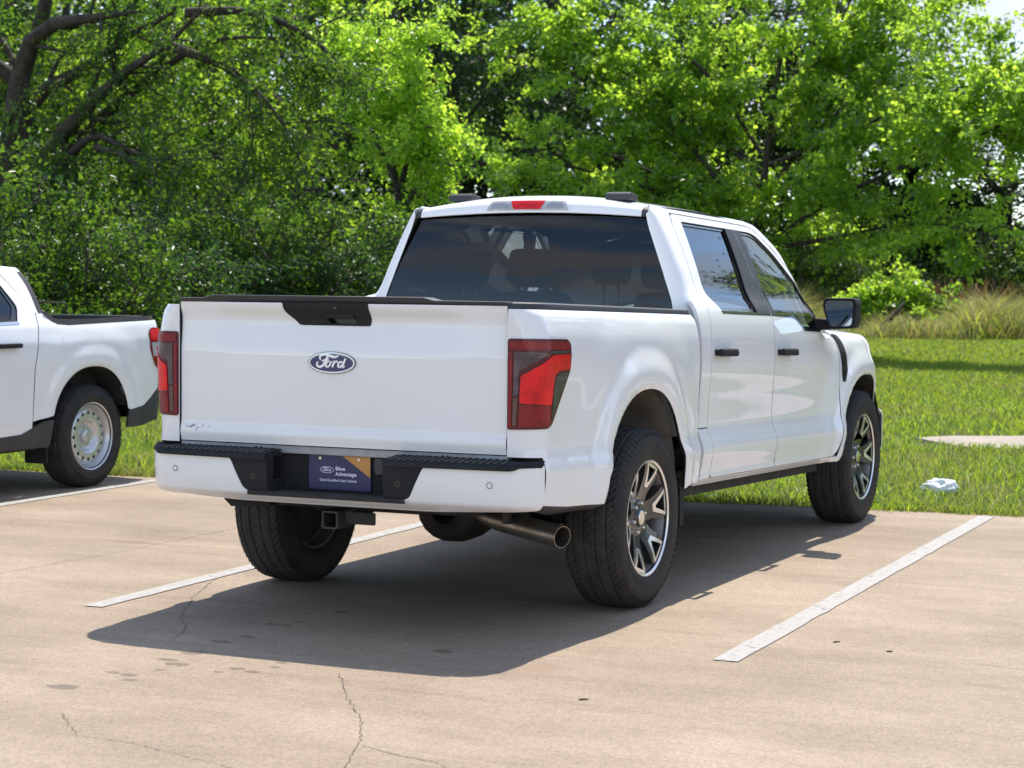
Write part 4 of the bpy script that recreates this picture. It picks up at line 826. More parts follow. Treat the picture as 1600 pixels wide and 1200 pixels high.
for s in (1, -1):
    bm = bmesh.new(); box(bm, s*0.46, s*0.54, -1.05, 0.3, 0.52, 0.66, b3); box(bm, s*0.46, s*0.54, 0.3, 4.2, 0.42, 0.56, b3); bm_obj('frame_rail', bm, 'underbody', truck, bevel=0.01)
    tube('leaf_spring', [b3(s*0.50, -0.75, 0.55), b3(s*0.50, -0.35, 0.40), b3(s*0.50, 0.0, 0.36), b3(s*0.50, 0.35, 0.42), b3(s*0.50, 0.62, 0.55)], 0.028, 'underbody', truck, 6)
    tube('shock_absorber', [(s*0.50, -0.10, 0.34), (s*0.42, -0.22, 0.62)], 0.03, 'underbody', truck, 8)
    bm = bmesh.new(); box(bm, s*0.86, s*0.89, 0.72, 3.02, 0.455, 0.515, b3); bm_obj('rocker_flange', bm, 'underbody', truck)
tube('rear_axle', [(-0.74, 0, 0.41), (-0.3, 0, 0.41), (0.3, 0, 0.41), (0.74, 0, 0.41)], 0.05, 'cast_iron', truck, 12)
V = []; F = []; nn = 18
for (yy, r) in ((-0.20, 0.055), (-0.185, 0.105), (-0.14, 0.145), (-0.06, 0.155), (0.05, 0.15), (0.18, 0.09), (0.26, 0.06)): V += [(0.04+r*1.15*math.cos(2*math.pi*k/nn), yy, 0.405+r*math.sin(2*math.pi*k/nn)) for k in range(nn)]
for a in range(6):
    for k in range(nn): F.append((a*nn+k, a*nn+(k+1) % nn, (a+1)*nn+(k+1) % nn, (a+1)*nn+k))
F.append(tuple(range(nn))); link('differential', raw_mesh('differential', V, F, 'cast_iron'), truck)
tube('drive_shaft', [(0.04, 0.24, 0.42), (0.0, 2.2, 0.40)], 0.045, 'underbody', truck, 10)
tube('front_axle', [(-0.7, 3.694, 0.40), (0.7, 3.694, 0.40)], 0.04, 'cast_iron', truck, 10)
# spare wheel slung under the bed
o = link('spare_wheel', TW['side'], truck); o.location = (0.0, -0.66, 0.62); o.rotation_euler = (0, R(90), 0); o.scale = (0.7, 0.86, 0.86)
# exhaust
ex = tube('exhaust_pipe', [(0.34, 0.4, 0.50), (0.34, -0.30, 0.475), (0.37, -0.48, 0.455), (0.46, -0.57, 0.442), (0.56, -0.614, 0.434)], [0.040, 0.040, 0.040, 0.040, 0.040], 'exhaust', truck, 20, False)
d = np.array([0.40, -0.17, -0.037]); d /= np.linalg.norm(d); tip = np.array([0.885, -0.752, 0.403])
e1 = np.cross(d, [0, 0, 1.0]); e1 /= np.linalg.norm(e1); e2 = np.cross(d, e1); V = []; F = []; kk = 28
for (q, r) in ((-0.43, 0.044), (-0.40, 0.0485), (0.0, 0.0485), (0.006, 0.0480), (0.006, 0.0450), (0.0, 0.0440), (-0.20, 0.0435)):
    V += [tuple(tip+d*q+r*(math.cos(t)*e1+math.sin(t)*e2)) for t in np.linspace(0, 2*np.pi, kk, endpoint=False)]
for q in range(6):
    for k in range(kk): F.append((q*kk+k, q*kk+(k+1) % kk, (q+1)*kk+(k+1) % kk, (q+1)*kk+k))
F.append(tuple(6*kk+k for k in range(kk)))
split_sharp(link('exhaust_tip', raw_mesh('exhaust_tip', V, F, 'exhaust'), truck), 40)
bm = bmesh.new(); box(bm, 0.60, 0.625, -0.74, -0.70, 0.44, 0.53); bm_obj('exhaust_hanger', bm, 'cast_iron', truck)
# receiver hitch
bm = bmesh.new(); V4 = []
for (h, y0, y1) in ((0.037, -1.13, -0.98),):
    for x0, x1, z0, z1 in ((-0.037, 0.037, 0.030, 0.037), (-0.037, 0.037, -0.037, -0.030), (-0.037, -0.030, -0.030, 0.030), (0.030, 0.037, -0.030, 0.030)): box(bm, x0-0.03, x1-0.03, y0, y1, 0.462+z0, 0.462+z1)
hit = bm_obj('tow_hitch', bm, 'cast_iron', truck)
bm = bmesh.new(); prism(bm, rnd_poly([(-0.046, -0.046), (0.046, -0.046), (0.046, 0.046), (-0.046, 0.046)], 0.01, 3), -1.135, -1.12, lambda a, b, c: (a-0.03, c, 0.462+b)); 
collar = panel('hitch_collar', rnd_poly([(-0.038, -0.038), (0.038, -0.038), (0.038, 0.038), (-0.038, 0.038)], 0.012, 3), lambda u, v: np.stack([u-0.03, np.full_like(u, -1.137), v+0.462], -1), 'cladding', hit, [rnd_poly([(-0.031, -0.031), (0.031, -0.031), (0.031, 0.031), (-0.031, 0.031)], 0.006, 2)], res=0.02, flange=0.02, out=(0, -1, 0)); bm.free()
bm = bmesh.new(); box(bm, -0.55, 0.62, -1.03, -0.96, 0.50, 0.545); box(bm, 0.02, 0.17, -1.10, -1.085, 0.445, 0.50); bm_obj('hitch_beam', bm, 'underbody', hit, bevel=0.008)
bm = bmesh.new(); prism(bm, [(-0.60, 0.545), (-0.34, 0.535), (-0.34, 0.505), (-0.54, 0.492)], -1.12, -1.05, lambda a, b, c: (a, c, b)); bm_obj('tow_bracket', bm, 'black_plastic', truck, bevel=0.004)
for (x, y) in ((0.865, 0), (-0.865, 0), (0.865, 3.694), (-0.865, 3.694)): alloy_wheel(truck, x, y, 0.412, 0.22 if y == 0 else 0.05)
# ------------------------------------------------------------------ the smaller white pickup, tail towards the grass
small = empty('pickup_truck', (-5.33, 3.10, 0), math.pi); prop(small, 'smaller white pickup truck with steel wheels, cut off by the left picture edge', 'pickup truck')
M3 = lambda x, y, z: np.stack(np.broadcast_arrays(np.asarray(x, float), np.asarray(y, float), np.asarray(z, float)), -1)
PM = Spl([(0.28, 0.84), (0.34, 0.872), (0.45, 0.895), (0.50, 0.900), (0.60, 0.902), (0.80, 0.912), (0.95, 0.922), (1.02, 0.920), (1.10, 0.905), (1.15, 0.890), (1.19, 0.868), (1.22, 0.850), (1.40, 0.768), (1.58, 0.668), (1.63, 0.630), (1.66, 0.58), (1.70, 0.50)])
AMR = (0.02, 0.36, 0.450, 0.500); AMF = (3.076, 0.36, 0.450, 0.48)
def XM(y, z):
    y = np.asarray(y, float); z = np.asarray(z, float)
    return PM(z) + flare(y, z, AMR, 0.016) + flare(y, z, AMF, 0.016)*(z < 1.1) - 0.30*np.maximum(y-3.2, 0)**2 - 0.02*sstep(1.3, 1.6, z)*sstep(1.2, 2.2, y)
YR = -0.865; UM = 0.08+0.157-(YR+0.1)     # u = y + UM on the side
def mbed(s):
    def f(u, z):
        u = np.asarray(u, float); z = np.asarray(z, float); y = np.where(u >= 0.237, u-UM, YR+0.1); Xs = XM(y, z); Xr = XM(np.full_like(u, YR+0.1), z); th = np.clip((u-0.08)/0.157, 0, 1)*math.pi/2
        x = np.where(u >= 0.237, Xs, np.where(u >= 0.08, Xr-0.1+0.1*np.sin(th), 0.72+(u/0.08)*(Xr-0.82))); yy = np.where(u >= 0.237, y, np.where(u >= 0.08, YR+0.1-0.1*np.cos(th), YR)); return M3(s*x, yy, z)
    return f
def ZM(y, z):
    y = np.asarray(y, float); z = np.asarray(z, float); return np.where(z > 1.22, 1.22+(z-1.22)*(0.78+0.18*sstep(0.35, 1.3, y)), z)
def YM(y, z): return np.asarray(y, float)+0.26*np.maximum(np.asarray(z, float)-1.25, 0)*(1-sstep(0.55, 1.1, y))
for s in (1, -1):
    bf = mbed(s); mf = lambda u, v, s=s: M3(s*XM(u, v), YM(u, v), ZM(u, v))
    ap = arch_pts(AMR, 0.50, y_off=UM)
    # body coloured side, ends low above the dark bumper corner
    a_r = [p for p in ap if p[1] > 0.515]
    panel('bed_side', [(0, 0.66), (0.20, 0.675), (0.30, 0.60), (0.40, 0.548), (a_r[0][0]-0.02, 0.53)] + a_r + [(0.665+UM, 0.505), (0.652+UM, 0.70), (0.645+UM, 0.88), (0.600+UM, 1.08), (0.545+UM, 1.24), (0.475+UM, 1.24), (0.425+UM, 1.180), (0.37+UM, 1.158), (0.25+UM, 1.150), (0.15, 1.172), (0, 1.172)],
          bf, 'paint', small, res=0.022, flange=0.02, out=(s, 0, 0))
    panel('fuel_door' if s < 0 else 'bed_panel_line', rnd_poly([(0.14+UM, 0.985), (0.36+UM, 0.985), (0.36+UM, 1.10), (0.19+UM, 1.10), (0.12+UM, 1.05)], 0.03, 4), bf, 'paint', small, res=0.02, flange=0.004, out=(s, 0, 0), offset=0.0012)
    # dark rail cap rising into the cab corner
    def capf(u, v, s=s):
        y = np.asarray(u, float); xo = XM(np.maximum(y, -0.75), np.full_like(y, 1.165))-0.004-0.05*sstep(-0.70, -0.86, y); zt = 1.152+0.022*sstep(0.3, -0.8, y)
        return M3(s*(xo-0.25*v), y, zt+v)
    panel('bed_rail_cap', [(-0.84, 0.0), (0.37, 0.0), (0.425, 0.028), (0.475, 0.09), (0.43, 0.09), (0.38, 0.048), (0.30, 0.042), (-0.84, 0.028)], capf, 'cladding', small, res=0.025, flange=0.06, out=(s, 0, 0.3))
    # dark rear corner of the bumper and dark lower sides
    panel('bumper_corner', [(0.02, 0.44), (0.25, 0.43), (0.42, 0.40), (a_r[0][0]-0.005, 0.40), (a_r[0][0]-0.005, 0.528), (0.40, 0.545), (0.30, 0.597), (0.20, 0.672), (0.02, 0.657)], bf, 'cladding', small, res=0.025, flange=0.02, out=(s, 0, 0), offset=0.004)
    panel('lower_cladding', [(0.475, 0.32), (2.62, 0.32), (2.62, 0.40), (1.2, 0.40), (0.78, 0.42), (0.56, 0.50), (0.470, 0.505)], mf, 'cladding', small, res=0.03, flange=0.02, out=(s, 0, 0), offset=0.006)
    V = []; F = []; L = arch_pts(AMR, 0.5, 26, k=1.01)[1:-1]; n = len(L)
    for x in (0.90, 0.55): V += [(s*x, y, z) for y, z in L]
    for k in range(n-1): F.append((k, k+1, n+k+1, n+k))
    F.append(tuple(n+k for k in range(n))); split_sharp(link('wheel_liner', raw_mesh('wheel_liner', V, F, 'underbody'), small), 30)
    V = []; L = arch_pts(AMF, 0.5, 26, k=1.01)[1:-1]
    for x in (0.90, 0.55): V += [(s*x, y, z) for y, z in L]
    split_sharp(link('wheel_liner', raw_mesh('wheel_liner', V, F, 'underbody'), small), 30)
    bm = bmesh.new(); box(bm, s*0.70, s*0.885, 0.475, 0.495, 0.20, 0.46); bm_obj('mud_flap', bm, 'black_plastic', small, bevel=0.004)
    panel('pillar_trim', [(0.475, 1.24), (0.52, 1.24), (0.445, 1.48), (0.425, 1.60), (0.385, 1.60), (0.395, 1.50)], mf, 'cladding', small, res=0.03, flange=0.01, out=(s, 0, 0), offset=0.004)
    # tail lamp
    lp = lambda nm, ol, mat, off, par, r=0.02: panel(nm, rnd_poly(ol, r, 3), bf, mat, par, res=0.02, flange=0.006, out=(s, -0.5, 0), offset=off)
    tlm = lp('tail_lamp', [(0.01, 0.80), (0.19, 0.80), (0.26, 0.84), (0.325, 0.95), (0.335, 1.08), (0.30, 1.115), (0.01, 1.115)], 'lens_red', 0.008, small)
    lp('reverse_lamp', [(0.012, 0.91), (0.295, 0.91), (0.318, 1.01), (0.012, 1.01)], 'lens_clear', 0.011, tlm, 0.004)
    lp('centre_reflector', [(0.17, 0.945), (0.255, 0.945), (0.26, 0.98), (0.17, 0.98)], 'lens_bright', 0.014, tlm, 0.004)
    lp('upper_lens', [(0.015, 1.02), (0.320, 1.02), (0.322, 1.075), (0.29, 1.106), (0.015, 1.106)], 'lens_bright', 0.011, tlm, 0.008)
    # cab
    panel('cab_side', [(0.560, 1.245), (0.475, 1.245), (0.395, 1.50), (0.38, 1.64), (1.2, 1.66), (2.0, 1.645), (2.50, 1.42), (2.80, 1.19), (2.74, 1.19), (2.45, 1.39), (2.0, 1.605), (1.2, 1.622), (0.80, 1.618), (0.64, 1.56)], mf, 'paint', small, res=0.025, flange=0.02, out=(s, 0, 0))
    d = panel('rear_door', rnd_poly([(0.675, 0.40+0.025), (1.50, 0.40), (1.52, 1.0), (1.50, 1.19), (1.56, 1.612), (0.82, 1.608), (0.66, 1.555), (0.555, 1.24), (0.610, 1.08), (0.655, 0.88), (0.662, 0.70), (0.672, 0.50)], 0.02, 3), mf, 'paint', small,
              [rnd_poly([(0.78, 1.175), (1.49, 1.165), (1.53, 1.575), (0.86, 1.572), (0.76, 1.52), (0.70, 1.30)], 0.03, 4)], res=0.025, flange=0.02, out=(s, 0, 0))
    panel('window', rnd_poly([(0.77, 1.16), (1.50, 1.15), (1.54, 1.585), (0.85, 1.582), (0.75, 1.53), (0.69, 1.30)], 0.03, 4), mf, 'glass_tint', d, res=0.05, flange=0, out=(s, 0, 0), offset=-0.014)
    panel('window_trim', rnd_poly([(0.78, 1.175), (1.49, 1.165), (1.53, 1.575), (0.86, 1.572), (0.76, 1.52), (0.70, 1.30)], 0.03, 4), mf, 'gloss_black', d, [rnd_poly([(0.835, 1.195), (1.46, 1.188), (1.50, 1.550), (0.88, 1.547), (0.79, 1.50), (0.745, 1.30)], 0.03, 4)], res=0.03, flange=0, out=(s, 0, 0), offset=-0.009)
    panel('belt_trim', [(0.77, 1.166), (1.50, 1.156), (1.50, 1.172), (0.765, 1.184)], mf, 'chrome', d, res=0.04, flange=0.006, out=(s, 0, 0), offset=0.003)
    bm = bmesh.new(); box(bm, s*0.925, s*0.962, 0.83, 1.06, 1.01, 1.042); box(bm, s*0.90, s*0.94, 0.84, 0.87, 1.012, 1.04); box(bm, s*0.90, s*0.94, 1.0, 1.05, 1.012, 1.04); bm_obj('handle', bm, 'black_plastic', d, bevel=0.008)
    d = panel('front_door', rnd_poly([(1.51, 0.40), (2.55, 0.40), (2.62, 0.8), (2.64, 1.10), (2.70, 1.185), (2.44, 1.385), (2.0, 1.60), (1.57, 1.612), (1.51, 1.19), (1.53, 1.0)], 0.02, 3), mf, 'paint', small, [rnd_poly([(1.53, 1.165), (2.58, 1.15), (2.42, 1.36), (1.98, 1.565), (1.60, 1.575)], 0.03, 4)], res=0.03, flange=0.02, out=(s, 0, 0))
    panel('window', rnd_poly([(1.52, 1.15), (2.60, 1.14), (2.43, 1.37), (1.98, 1.575), (1.59, 1.585)], 0.03, 4), mf, 'glass_clear', d, res=0.05, flange=0, out=(s, 0, 0), offset=-0.014)
    bm = bmesh.new(); box(bm, s*0.925, s*0.962, 1.62, 1.85, 1.0, 1.032); bm_obj('handle', bm, 'black_plastic', d, bevel=0.008)
    bm = bmesh.new(); prism(bm, rnd_poly([(0.88, 1.19), (1.10, 1.17), (1.13, 1.25), (1.10, 1.31), (0.94, 1.31)], 0.03, 3), 2.40, 2.52, lambda a, b, c: (s*a, c, b)); bm_obj('door_mirror', bm, 'black_plastic', small, bevel=0.02)
    ap = [p for p in arch_pts(AMF, 0.42)]
    panel('fender', [(2.56, 0.40), (2.60, 0.40)] + ap[1:-1] + [(3.60, 0.42), (3.78, 0.50), (3.80, 0.95), (3.6, 1.03), (3.0, 1.08), (2.66, 1.115), (2.648, 1.08), (2.63, 0.8)], mf, 'paint', small, res=0.03, flange=0.02, out=(s, 0, 0))
def mroof(x, y):
    q = np.abs(np.asarray(x, float))/0.60; y = np.asarray(y, float); return M3(x, y+0.10*(1-sstep(0.4, 0.9, y)), ZM(y, 1.705-0.055*q**2.4-0.065*sstep(0.75, 0.36, y)-0.07*sstep(1.5, 2.2, y)))
panel('roof', rnd_poly([(-0.605, 0.365), (0.605, 0.365), (0.605, 2.0), (0.4, 2.10), (-0.4, 2.10), (-0.605, 2.0)], 0.03), mroof, 'paint', small, res=0.04, flange=0.02, out=(0, 0, 1))
panel('rear_window', rnd_poly([(-0.74, 1.20), (0.74, 1.20), (0.60, 1.61), (-0.60, 1.61)], 0.04), lambda x, z: M3(x, YM(0.47-0.25*(np.asarray(z)-1.2), z), ZM(0.45, z)), 'glass_tint', small, res=0.06, flange=0, out=(0, -1, 0))
for s in (1, -1):
    def mc(t, z, s=s):
        Xs = XM(np.full_like(t, 0.47), z); g = 0.74-0.14*(z-1.2)/0.41; a = np.clip(t/0.12, 0, 1)*math.pi/2; y0 = 0.46-0.25*(z-1.2); y1 = 0.475-0.25*(z-1.245); yy = y0+(y1+0.03-y0)*(1-np.cos(a)); return M3(s*(g+(Xs-g)*np.sin(a)), YM(yy, z), ZM(yy, z))
    panel('rear_pillar', [(0, 1.16), (0.12, 1.16), (0.12, 1.635), (0, 1.635)], mc, 'cladding', small, res=0.03, flange=0.01, out=(s, -1, 0))
panel('windscreen', [(-0.60, 0), (0.60, 0), (0.76, 1), (-0.76, 1)], lambda x, v: M3(x, 2.10+0.72*v-0.18*(np.abs(x)/0.76)**2, 1.625-0.47*v), 'glass_clear', small, res=0.08, flange=0, out=(0, 1, 1))
panel('bonnet', rnd_poly([(-0.80, 2.72), (0.80, 2.72), (0.80, 3.72), (-0.80, 3.72)], 0.06), lambda x, y: M3(x*(1-0.1*sstep(3.2, 3.7, y)), y, 1.165-0.05*(np.abs(x)/0.8)**3-0.10*sstep(3.0, 3.8, y)), 'paint', small, res=0.08, flange=0.04, out=(0, 0, 1))
panel('grille', rnd_poly([(-0.72, 0.40), (0.72, 0.40), (0.74, 1.05), (-0.74, 1.05)], 0.05), lambda x, z: M3(x, 3.90-0.16*(np.abs(x)/0.75)**3, z), 'gloss_black', small, res=0.06, flange=0.06, out=(0, 1, 0))
panel('tailgate', rnd_poly([(-0.715, 0.60), (0.715, 0.60), (0.715, 1.172), (-0.715, 1.172)], 0.01), lambda x, z: M3(x, YR-0.002+0*np.asarray(x), z), 'paint', small, res=0.08, flange=0.04, out=(0, -1, 0))
bm = bmesh.new(); box(bm, -0.72, 0.72, YR-0.01, YR+0.06, 1.173, 1.20); bm_obj('tailgate_cap', bm, 'cladding', small, bevel=0.006)
panel('rear_bumper', rnd_poly([(-0.84, 0.44), (0.84, 0.44), (0.84, 0.60), (-0.84, 0.60)], 0.03), lambda x, z: M3(x, YR-0.055+0.10*(np.abs(x)/0.84)**5, z), 'cladding', small, res=0.05, flange=0.1, out=(0, -1, 0))
bm = bmesh.new(); box(bm, -0.70, 0.70, -0.80, 0.40, 0.68, 0.72)
for s in (1, -1): box(bm, s*0.70, s*0.71, -0.80, 0.42, 0.72, 1.17)
box(bm, -0.71, 0.71, 0.42, 0.44, 0.68, 1.19); bm_obj('bed_liner', bm, 'underbody', small)
bm = bmesh.new(); box(bm, -0.83, 0.83, 0.5, 2.6, 0.30, 0.36); box(bm, -0.6, 0.6, -0.75, 3.7, 0.42, 0.50); bm_obj('floor_pan', bm, 'underbody', small)
bm = bmesh.new()
for s in (1, -1): box(bm, s*0.82, s*0.84, 0.55, 2.7, 0.40, 1.15)
bm_obj('cabin_trim', bm, 'interior', small)
for x in (-0.36, 0.36):
    bm = bmesh.new(); box(bm, x-0.24, x+0.24, 1.45, 1.95, 0.60, 0.76); box(bm, x-0.23, x+0.23, 1.35, 1.47, 0.70, 1.28); box(bm, x-0.13, x+0.13, 1.32, 1.42, 1.30, 1.48); bm_obj('seat', bm, 'interior', small, bevel=0.03)
for (x, y) in ((0.80, 0), (-0.80, 0), (0.80, 3.076), (-0.80, 3.076)): steel_wheel(small, x, y, 0.362)
# ------------------------------------------------------------------ ground, lot, lawn
rngs = np.random.default_rng(7)
EDGE = lambda x: 4.33+0.094*x
def sheet(name, pts, mat, z, thick=0.0, kind='structure', parent=None):
    bm = bmesh.new(); f = bm.faces.new([bm.verts.new((x, y, z)) for x, y in pts])
    if thick:
        r = bmesh.ops.extrude_face_region(bm, geom=[f])
        for v in [g for g in r['geom'] if isinstance(g, bmesh.types.BMVert)]: v.co.z -= thick
    o = bm_obj(name, bm, mat, parent)
    if kind and parent is None: o['kind'] = kind
    return o
sheet('ground', [(-900, -900), (900, -900), (900, 900), (-900, 900)], 'soil', -0.045)
lot = sheet('parking_lot', [(-45, -45), (45, -45)] + [(x, EDGE(x)+0.05*math.sin(x*1.7)+0.03*math.sin(x*4.1)) for x in np.arange(45, -45.1, -0.5)], 'concrete', 0.0, 0.12)
path = sheet('footpath', [(x, 9.9+0.07*x+0.10*math.sin(x*2.1)) for x in np.arange(0.3, 26, 0.3)] + [(x, 11.6+0.07*x+0.05*math.sin(x*1.3)) for x in np.arange(26, 0.2, -0.3)] + [(-0.15, 11.3), (-0.45, 10.9), (-0.1, 10.4)], 'path_concrete', -0.012, 0.03)
# painted stall lines: each a sheet of its own on the lot
def stall(a, b, w):
    a = np.array(a); b = np.array(b); d = (b-a)/np.linalg.norm(b-a); n = np.array([-d[1], d[0]])*w/2; k = 40; L = []; Rr = []
    for i in range(k+1):
        p = a+(b-a)*i/k; j1, j2 = rngs.normal(0, 0.0022, 2); L.append(p+n*(1+j1/w*2)); Rr.append(p-n*(1+j2/w*2))
    return [tuple(p) for p in Rr]+[tuple(p) for p in L[::-1]]
lines = [((-1.245, -1.17), (-1.435, 4.12), 0.102, 'white painted stall line running under the left side of the large pickup'),
         ((1.742, -1.09), (1.617, 4.40), 0.104, 'white painted stall line on the right of the large pickup'),
         ((-4.20, 0.2), (-4.30, 3.86), 0.10, 'white painted stall line beside the smaller pickup'),
         ((4.68, -1.0), (4.55, 4.70), 0.10, 'white painted stall line one stall further right')]
for a, b, w, lab in lines:
    o = sheet('stall_line', stall(a, b, w), 'line_paint', 0.004, parent=lot)
# cracks, a joint, damp marks, all on the lot
def ribbon(name, pts, w, mat, z=0.003, jit=0.004, sub=16):
    P = [np.array(p[:2]) for p in pts]; Q = []
    for i in range(len(P)-1):
        for k in range(sub):
            q = P[i]+(P[i+1]-P[i])*k/sub; Q.append(q+rngs.normal(0, jit, 2)*(0 if (i == 0 and k == 0) else 1))
    Q.append(P[-1]); Q = np.array(Q); T = np.gradient(Q, axis=0); T /= np.linalg.norm(T, axis=1)[:, None]; n = np.stack([-T[:, 1], T[:, 0]], 1); V = []; F = []
    for i, q in enumerate(Q):
        ww = w*rngs.uniform(0.25, 0.9)/2*(1 if 0 < i < len(Q)-1 else 0.2); V += [(*(q+n[i]*ww), z), (*(q-n[i]*ww), z)]
    for i in range(len(Q)-1): F.append((2*i+1, 2*i+3, 2*i+2, 2*i))
    return link(name, raw_mesh(name, V, F, mat, smooth=False), lot)
ribbon('crack', [gnd(530, 1052), gnd(540, 1085), gnd(566, 1128), gnd(560, 1165), gnd(536, 1205)], 0.005, 'crack')
ribbon('crack', [gnd(566, 1165), gnd(620, 1180), gnd(680, 1192), gnd(730, 1215)], 0.006, 'crack')
ribbon('crack', [gnd(345, 898), gnd(300, 935), gnd(284, 962), gnd(290, 985), gnd(268, 1000)], 0.005, 'crack')
ribbon('crack', [gnd(95, 1115), gnd(120, 1150), gnd(200, 1160), gnd(300, 1185), gnd(420, 1215)], 0.004, 'crack')
ribbon('crack', [gnd(1520, 1036), gnd(1600, 1048)], 0.004, 'crack')
ribbon('expansion_joint', [gnd(-60, 907), gnd(0, 896), gnd(190, 862), gnd(375, 824), gnd(640, 775)], 0.006, 'joint', jit=0.002)
marks = [(370, 690, 14), (395, 700, 13), (430, 686, 9), (440, 672, 10), (340, 700, 9), (425, 552, 14), (448, 556, 10), (467, 546, 9), (385, 590, 13), (345, 606, 15), (300, 640, 22), (260, 662, 16), (275, 676, 20), (200, 710, 14), (175, 702, 12), (205, 726, 12), (535, 515, 13), (575, 498, 9), (690, 637, 18), (100, 747, 22), (250, 694, 10)]
for (a, b, w) in marks:
    cxp, cyp = a if b > 690 and a < 460 else a, b
    p = gnd(a*1.0 if b < 560 else a, 700+b*0.5) if True else None
    n = 14; bm = bmesh.new(); r0 = w*0.0019
    bm.faces.new([bm.verts.new((p[0]+r0*rngs.uniform(0.6, 1.25)*1.5*math.cos(t), p[1]+r0*rngs.uniform(0.6, 1.25)*math.sin(t), 0.0025)) for t in np.linspace(0, 2*np.pi, n, endpoint=False)]); bm_obj('damp_mark', bm, 'damp', lot)
# twigs
for (a, b, l, an, lab) in ((1307, 1004, 0.032, 0.9, 'tiny dark twig right of the painted stall line, nearest to it'), (1390, 1019, 0.026, 0.5, 'tiny dark twig right of the painted stall line, farthest from it'), (912, 1094, 0.036, 0.75, 'tiny dark twig on the bare concrete below the truck shadow')):
    p = gnd(a, b); t = tube('twig', [(p[0]-l/2*math.cos(an), p[1]-l/2*math.sin(an), 0.003), (p[0]+0.002, p[1], 0.0045), (p[0]+l/2*math.cos(an), p[1]+l/2*math.sin(an), 0.003)], [0.0028, 0.003, 0.002], 'bark', None, 5)
    prop(t, lab, 'twig', 'twigs scattered on the concrete')

# ---- blades
def blades(n, sampler, h, w, lean, seed, hm=None):
    g = np.random.default_rng(seed); P = sampler(g, n); n = len(P); th = g.uniform(0, 2*np.pi, n); H = g.uniform(*h, n)*(1 if hm is None else hm(P)); Wd = g.uniform(*w, n); ln = g.uniform(*lean, n)*H; ph = g.uniform(0, 2*np.pi, n)
    side = np.stack([np.cos(th), np.sin(th), np.zeros(n)], 1)*Wd[:, None]/2; ld = np.stack([np.cos(ph), np.sin(ph), np.zeros(n)], 1); up = np.array([0, 0, 1.0])
    b0 = P-side; b1 = P+side; mid = P+up*(H*0.55)[:, None]+ld*(ln*0.35)[:, None]; m0 = mid-side*0.8; m1 = mid+side*0.8; tip = P+up*(H*0.95-ln*0.25)[:, None]+ld*ln[:, None]
    V = np.stack([b0, b1, m0, m1, tip], 1).reshape(-1, 3); i = np.arange(n)[:, None]*5
    F = np.concatenate([i+np.array([[0, 1, 3]]), i+np.array([[0, 3, 2]]), i+np.array([[2, 3, 4]])], 1).reshape(-1, 3); return V, F, np.repeat(g.uniform(0, 1, n), 3)
def blade_obj(name, n, sampler, h, w, lean, mat, seed, label, cat, hm=None):
    V, F, var = blades(n, sampler, h, w, lean, seed, hm); me = raw_mesh(name, V, F, mat, smooth=False); a = me.attributes.new('var', 'FLOAT', 'FACE'); a.data.foreach_set('value', var.astype(np.float32))
    o = link(name, me); prop(o, label, cat, kind='stuff'); return o
def clump(P, g, k):   # blotchy density
    q = np.sin(P[:, 0]*1.9+np.sin(P[:, 1]*1.3)*1.7)+np.sin(P[:, 1]*2.3+np.sin(P[:, 0]*0.9)*2.1); return P[g.uniform(-2.2, 2.0, len(P))*k < q+1.2]
def near(g, n, x0=-12.0, x1=6.5):
    x = g.uniform(x0, x1, n); y = EDGE(x)-0.03+(g.uniform(0, 1, n)**1.3)*6.0; P = np.stack([x, y, np.full(n, -0.045)], 1); on = (x > -0.35) & (y > 9.95+0.07*x) & (y < 11.6+0.07*x); return clump(P[~on], g, 1.0)
def tuft_edge(g, n):
    x = g.uniform(-12, 6.5, n); y = EDGE(x)+0.02+np.abs(g.normal(0, 0.12, n)); return np.stack([x, y, np.full(n, -0.045)], 1)
def mid(g, n):
    y = 9.5+g.uniform(0, 1, n)*21; x = g.uniform(-1, 1, n)*7-2.0-(y-10)*0.26+2.0; P = np.stack([x, y, np.full(n, -0.045)], 1); on = (x > -0.35) & (y > 9.95+0.07*x) & (y < 11.6+0.07*x); return P[~on]
def leftm(g, n):
    y = EDGE(-8)+g.uniform(0, 1, n)*9; x = g.uniform(-16, -2, n); return np.stack([x, y+0.3, np.full(n, -0.045)], 1)
def far(g, n):
    y = 30+g.uniform(0, 1, n)*15; x = g.uniform(-1, 1, n)*8-7; return np.stack([x, y, np.full(n, -0.045)], 1)
blade_obj('lawn_grass', 125000, near, (0.04, 0.15), (0.006, 0.012), (0.3, 1.2), 'grass_blade', 1, 'green unmown grass along the edge of the concrete', 'grass')
blade_obj('edge_grass', 9000, tuft_edge, (0.05, 0.16), (0.006, 0.012), (0.3, 1.1), 'grass_blade', 2, 'short grass hanging over the concrete edge', 'grass')
blade_obj('edge_dry_grass', 7000, tuft_edge, (0.03, 0.12), (0.004, 0.009), (0.4, 1.3), 'grass_dry', 22, 'dry straw along the concrete edge', 'grass')
blade_obj('dry_grass', 9000, near, (0.06, 0.22), (0.004, 0.008), (0.3, 1.0), 'grass_dry', 3, 'pale dry stalks among the near grass', 'grass')
blade_obj('meadow_grass', 150000, mid, (0.04, 0.15), (0.008, 0.017), (0.4, 1.3), 'grass_blade', 4, 'bright green grass beyond the footpath', 'grass')
blade_obj('verge_grass', 22000, leftm, (0.08, 0.28), (0.008, 0.02), (0.2, 0.9), 'grass_blade', 5, 'green grass behind the smaller pickup', 'grass')
blade_obj('far_grass', 80000, far, (0.06, 0.18), (0.014, 0.030), (0.4, 1.2), 'grass_blade', 6, 'far green lawn in front of the tall weeds', 'grass')
